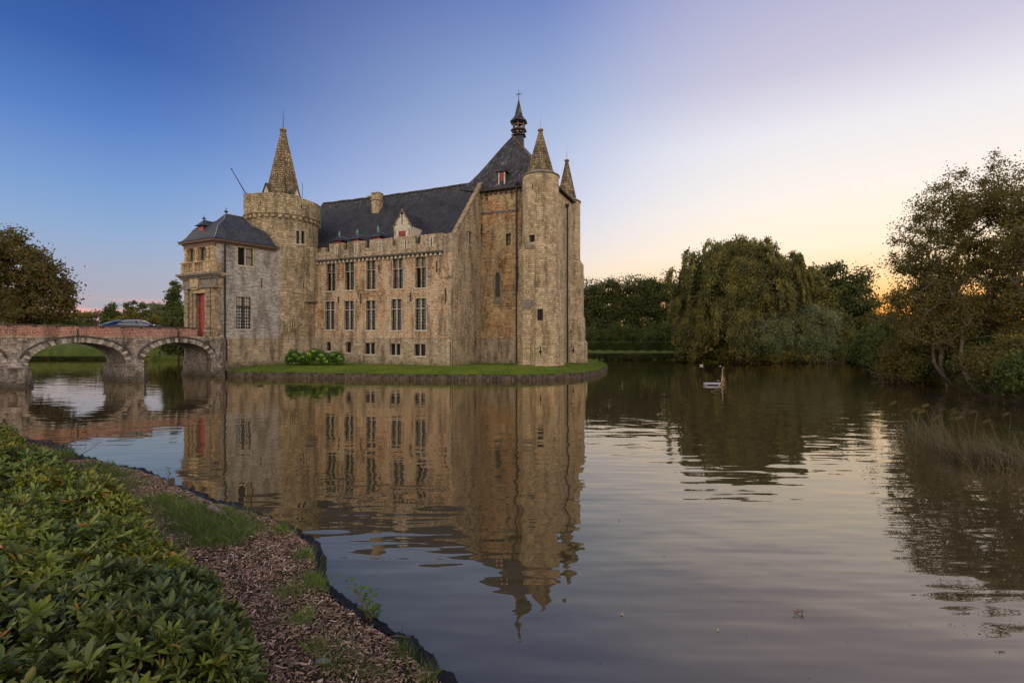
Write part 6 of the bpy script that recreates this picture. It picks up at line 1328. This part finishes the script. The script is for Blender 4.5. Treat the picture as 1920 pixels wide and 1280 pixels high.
# bark mulch
n_ = 170000; x = rng.uniform(-11, .6, n_); y = rng.uniform(2.6, 13, n_); d = bank_d(x, y); e = edge_d(x, y); k_ = (d > .05) & (d < 3.5) & (e < .35); x, y = x[k_], y[k_]
x, y = x[:60000], y[:60000]; n_ = len(x); z = bank_z(x, y)+.004+rng.random(n_)*.03
a = rng.random(n_)*6.283; L_ = (.008+.028*rng.random(n_)**1.6); w2 = .003+.0045*rng.random(n_); tl = rng.normal(size=n_)*.3; dx, dy, dz = np.cos(a)*L_, np.sin(a)*L_, tl*L_; nx, ny, nz_ = -np.sin(a)*w2, np.cos(a)*w2, rng.normal(size=n_)*.5*w2
v = np.empty((n_, 6, 3))
for q, (s1_, s2_, h_) in enumerate(((-1, -1, 0), (1, -1, 0), (1, 0, .006), (-1, 0, .006), (1, 1, 0), (-1, 1, 0))): v[:, q] = np.stack([x+dx*s1_+nx*s2_, y+dy*s1_+ny*s2_, z+dz*s1_+nz_*s2_+h_], 1)
bb = (np.arange(n_)*6)[:, None]; f = np.concatenate([bb+np.array([[0, 1, 2, 3]]), bb+np.array([[3, 2, 4, 5]])])
def M_mulch():
    m, nt, p, o = mat_new('bark_chips'); g = N(nt, 'ShaderNodeNewGeometry'); c = ramp(nt, g.outputs['Random Per Island'], [(0, (.06, .035, .024)), (.4, (.17, .10, .07)), (.75, (.28, .185, .135)), (.93, (.42, .32, .24)), (1, (.60, .50, .42))])
    nt.links.new(c, p.inputs['Base Color']); p.inputs['Roughness'].default_value = .85; return m
kind(np_mesh('bark_mulch', v.reshape(-1, 3), f, M_mulch()), 'stuff', 'reddish brown bark mulch covering the near bank')
# grass tufts
def wz(px, py, z): D = F*(HC-z)/(py-640); return ((px-960)/F*D, D)
gx, gy = [], []
for px, py, rx, n_ in ((395, 985, .42, 2600), (350, 960, .35, 1500), (420, 1010, .30, 1300), (205, 915, .45, 1300), (290, 945, .4, 1200), (545, 1112, .12, 260), (560, 1160, .15, 260), (640, 1240, .2, 320), (530, 990, .18, 420), (575, 1035, .14, 420), (590, 1075, .12, 420), (595, 1090, .1, 260), (762, 1205, .10, 330), (180, 875, .4, 700), (100, 850, .5, 600), (470, 985, .15, 280), (800, 1255, .1, 160), (215, 888, .25, 500), (430, 960, .15, 260), (600, 1215, .12, 160), (700, 1260, .14, 160)):
    n_ = n_ if n_ > 450 else n_//2; c_ = wz(px, py, .34); gx.append(c_[0]+rng.normal(size=n_)*rx*.7); gy.append(c_[1]+rng.normal(size=n_)*rx*.7)
gx = np.concatenate(gx); gy = np.concatenate(gy); k_ = bank_d(gx, gy) > -.02; gx, gy = gx[k_], gy[k_]
M['blade2'] = foliage_mat('bank_grass_blade', [(.04, .10, .02), (.08, .15, .028), (.13, .19, .05), (.20, .19, .09)])
kind(blades('bank_grass', gx, gy, bank_z(gx, gy), .15, .0028, M['blade2'], lean=.45), 'stuff', 'thin green grass tufts growing through the bark mulch')
# pond liner
lp = resample([tuple(p) for p in nb[3:23]], 900, closed=False); mb = MB(); random.seed(4); rows_ = []
import mathutils
for i, p in enumerate(lp):
    t_ = (lp[min(i+1, 900)]-lp[max(i-1, 0)]).normalized(); nn = Vector((t_.y, -t_.x)); 
    if nn.dot(CB-p) > 0: nn = -nn
    w1 = mathutils.noise.noise(Vector((p.x*4, p.y*4, 0))); w2_ = mathutils.noise.noise(Vector((p.x*11, p.y*11, 3))); w3 = mathutils.noise.noise(Vector((p.x*1.3, p.y*1.3, 9)))
    w4 = mathutils.noise.noise(Vector((p.x*26, p.y*26, 5))); hgt = .235+.035*w1+.025*w2_+.05*w3+.012*w4
    prof_ = [(.05+.03*w2_, -.3), (.06+.06*w1+.04*w4, .04), (.03+.07*w2_-.03*w4, .16+.05*w1), (0+.05*w1+.02*w4, hgt), (-.04+.04*w2_, hgt-.03+.015*w4), (-.09-.05*w3, .2)]
    rows_.append([Vector((p.x+nn.x*a, p.y+nn.y*a, z)) for a, z in prof_])
for i in range(len(rows_)-1):
    for k in range(5): mb.quad(rows_[i][k], rows_[i+1][k], rows_[i+1][k+1], rows_[i][k+1])
tag(mb.build('pond_liner', plain('black_plastic_sheet', (.010, .010, .011), .55, noise=.5, nscale=18, spec=.25, bump=.03), smooth=True), 'crumpled black plastic sheet edging the near bank', 'liner')
for i, (px, py, lab) in enumerate(((322, 905, 'short wooden stake in the black pond edging, the left one'), (347, 910, 'short wooden stake in the black pond edging, the right one'))):
    x, D = wz(px, py, .35); mb = MB(); c_ = Vector((x, D, .28)); mb.box(c_, .10, .07, .32, .4*i+.3); mb.box(c_+Vector((0, 0, .165)), .08, .05, .012, .4*i+.3); tag(mb.build('wooden_stake', M['pile']), lab, 'stake', 'stakes in the pond edging')
mb = MB(); c_ = wz(400, 955, .36); mb.tube([(c_[0]-.35, c_[1]+.35, .34), (c_[0]-.1, c_[1]+.08, .37), (c_[0]+.2, c_[1]-.12, .35), (c_[0]+.5, c_[1]-.4, .33)], [.05, .06, .045, .015], 8); tag(mb.build('weathered_log', plain('grey_driftwood', (.2, .16, .14), .85, noise=.4, nscale=10), smooth=True), 'weathered grey branch lying at the edge of the mulch', 'log')
mb = MB(); c_ = wz(604, 1237, .38); mb.lathe((c_[0], c_[1], .36), [(.001, -.02), (.05, -.01), (.062, .012), (.04, .03), (.001, .036)], 9, scale=(1.2, .7)); tag(mb.build('stone', plain('grey_pebble', (.16, .16, .17), .8), smooth=True), 'small grey stone lying on the bark mulch', 'stone')
mb = MB(); random.seed(12)
for k in range(16):
    px, py = random.uniform(500, 800), random.uniform(1120, 1275); x, D = wz(px, py, .36)
    if bank_d(np.array([x]), np.array([D]))[0] < .1 or edge_d(np.array([x]), np.array([D]))[0] > .0: continue
    a = random.uniform(0, 3.1); l_ = random.uniform(.07, .16); mb.tube([(x-math.cos(a)*l_, D-math.sin(a)*l_, .375), (x, D+.01, .39), (x+math.cos(a)*l_, D+math.sin(a)*l_, .37)], [.004, .006, .002], 5)
kind(mb.build('twigs', M['bark']), 'stuff', 'loose dry twigs on the bark mulch')
# saplings
M['sap'] = foliage_mat('sapling_leaves', [(.05, .11, .015), (.08, .15, .02), (.11, .17, .03)], rough=.45)
def sapling(label, stems, lsz):
    bx, by = stems[0][0]; t = thing('sapling', label, 'plant', (bx, by, .2), 'saplings at the pond edge'); mb = MB(); lv = []; ld = []
    for (x0, y0), (x1, y1, z1) in stems:
        pts = [Vector((x0, y0, .12)).lerp(Vector((x1, y1, z1)), f)+Vector((.03*math.sin(f*4), 0, .05*math.sin(f*3.1))) for f in (0, .2, .4, .6, .8, 1)]; mb.tube(pts, [.008, .007, .006, .005, .004, .002], 5)
        for k in range(15):
            f = .2+.8*k/14; i = min(4, int(f*5)); p = pts[i].lerp(pts[i+1], f*5-i); a = k*2.4+random.random(); lv.append((p, Vector((math.cos(a), math.sin(a)*.8, .35+.3*random.random())).normalized(), lsz*random.uniform(.7, 1.25)))
    mb.build('stem', M['wood'], t); mb = MB()
    for p, d, s in lv:
        sd = d.cross(Vector((0, 0, 1))).normalized(); up = sd.cross(d); q = p+d*.02
        A, B, C_, D_, E_, F2 = q, q+d*s*.35+sd*s*.24+up*s*.05, q+d*s*.7+sd*s*.2+up*s*.02, q+d*s-up*s*.1, q+d*s*.7-sd*s*.2+up*s*.02, q+d*s*.35-sd*s*.24+up*s*.05; m1, m2 = q+d*s*.35, q+d*s*.7-up*s*.02
        mb.quad(A, B, m1); mb.quad(A, m1, F2); mb.quad(m1, B, C_, m2); mb.quad(F2, m1, m2, E_); mb.quad(m2, C_, D_); mb.quad(E_, m2, D_)
    mb.build('leaves', M['sap'], t, smooth=True)
D = 5.6; X = lambda px: (px-960)/F*D
sapling('leafy green sapling growing from the black edging in front of the water', [((X(690), D), (X(648), D, HC+(640-1083)/F*D)), ((X(692), D-.05), (X(700), D, HC+(640-1108)/F*D)), ((X(688), D-.02), (X(672), D+.08, HC+(640-1110)/F*D)), ((X(690), D), (X(708), D-.1, HC+(640-1135)/F*D))], .085)
D = 11.2; sapling('thin young sapling by the wooden stakes', [((X(312), D), (X(318), D, HC+(640-878)/F*D))], .08)
D = 13.6; sapling('small round-leaved plant at the far end of the black edging', [((X(125), D), (X(118), D, HC+(640-845)/F*D)), ((X(128), D), (X(136), D, HC+(640-848)/F*D))], .12)
D = 13.4; bare('bare_twig', 'bare arching twig hanging over the water at the far end of the near bank', [([P(138, 862, D), P(155, 850, D), P(172, 840, D), P(188, 827, D)], .012, .004), ([P(142, 863, D), P(155, 857, D), P(163, 856, D), P(164, 860, D)], .008, .003)], 'twig')
# reeds on the right
n_ = 1900; px = 1700+rng.random(n_)**.8*260; bpy_ = np.interp(px, [1700, 1760, 1800, 1920, 1960], [822, 838, 868, 882, 884])+rng.normal(size=n_)*9-5; D = F*HC/(bpy_-640); x0 = (px-960)/F*D; hh = rng.random(n_)**1.4*.85+.15; hh = hh*np.interp(px, [1700, 1760, 1960], [.8, 1.0, .95])
ln_x = rng.normal(size=n_)*.6-.15; ln_y = rng.normal(size=n_)*.3; S_ = 5; v = np.empty((n_, S_*2, 3)); ww = .011
for s_ in range(S_):
    f = s_/(S_-1); xx = x0+ln_x*hh*f*f*1.3; yy = D+ln_y*hh*f*f; zz = -.05+hh*1.15*(f-.28*f*f*np.abs(ln_x)*2); a_ = rng.random(n_)*0+ww*(1-f*.85); v[:, s_*2] = np.stack([xx-a_, yy, zz], 1); v[:, s_*2+1] = np.stack([xx+a_, yy+a_*.6, zz], 1)
bb = (np.arange(n_)*S_*2)[:, None]; f = np.concatenate([bb+np.array([[2*s_, 2*s_+1, 2*s_+3, 2*s_+2]]) for s_ in range(S_-1)])
M['reed'] = foliage_mat('reed_blade', [(0.049, 0.045, 0.021), (0.084, 0.070, 0.035), (0.140, 0.112, 0.063), (0.056, 0.070, 0.028)])
kind(np_mesh('reeds', v.reshape(-1, 3), f, M['reed']), 'stuff', 'bent brown reeds standing in the water off the right bank')
pt_ = []
for k in range(16):
    px_ = random.uniform(1695, 1900); D_ = random.uniform(14, 16.5); base_ = Vector(((px_-960)/F*D_, D_, 0)); h_ = random.uniform(.9, 1.45); l_ = random.uniform(-.6, .15); tipp = base_+Vector((l_, 0, h_)); pt_.append((base_, base_.lerp(tipp, .5)+Vector((-l_*.15, 0, .1)), tipp))
mb = MB()
for a, b, c in pt_:
    mb.tube([a, b, c], [.013, .011, .008], 4)
    for q in range(26): f = q/25; p = c+Vector((-.02-.18*f, 0, -.05*f+random.uniform(-.03, .03))); mb.quad(p, p+Vector((-.09, .015, -.05)), p+Vector((-.03, -.01, .035)))
kind(mb.build('reed_heads', M['reed']), 'stuff', 'tall reed stems with feathery seed heads off the right bank')
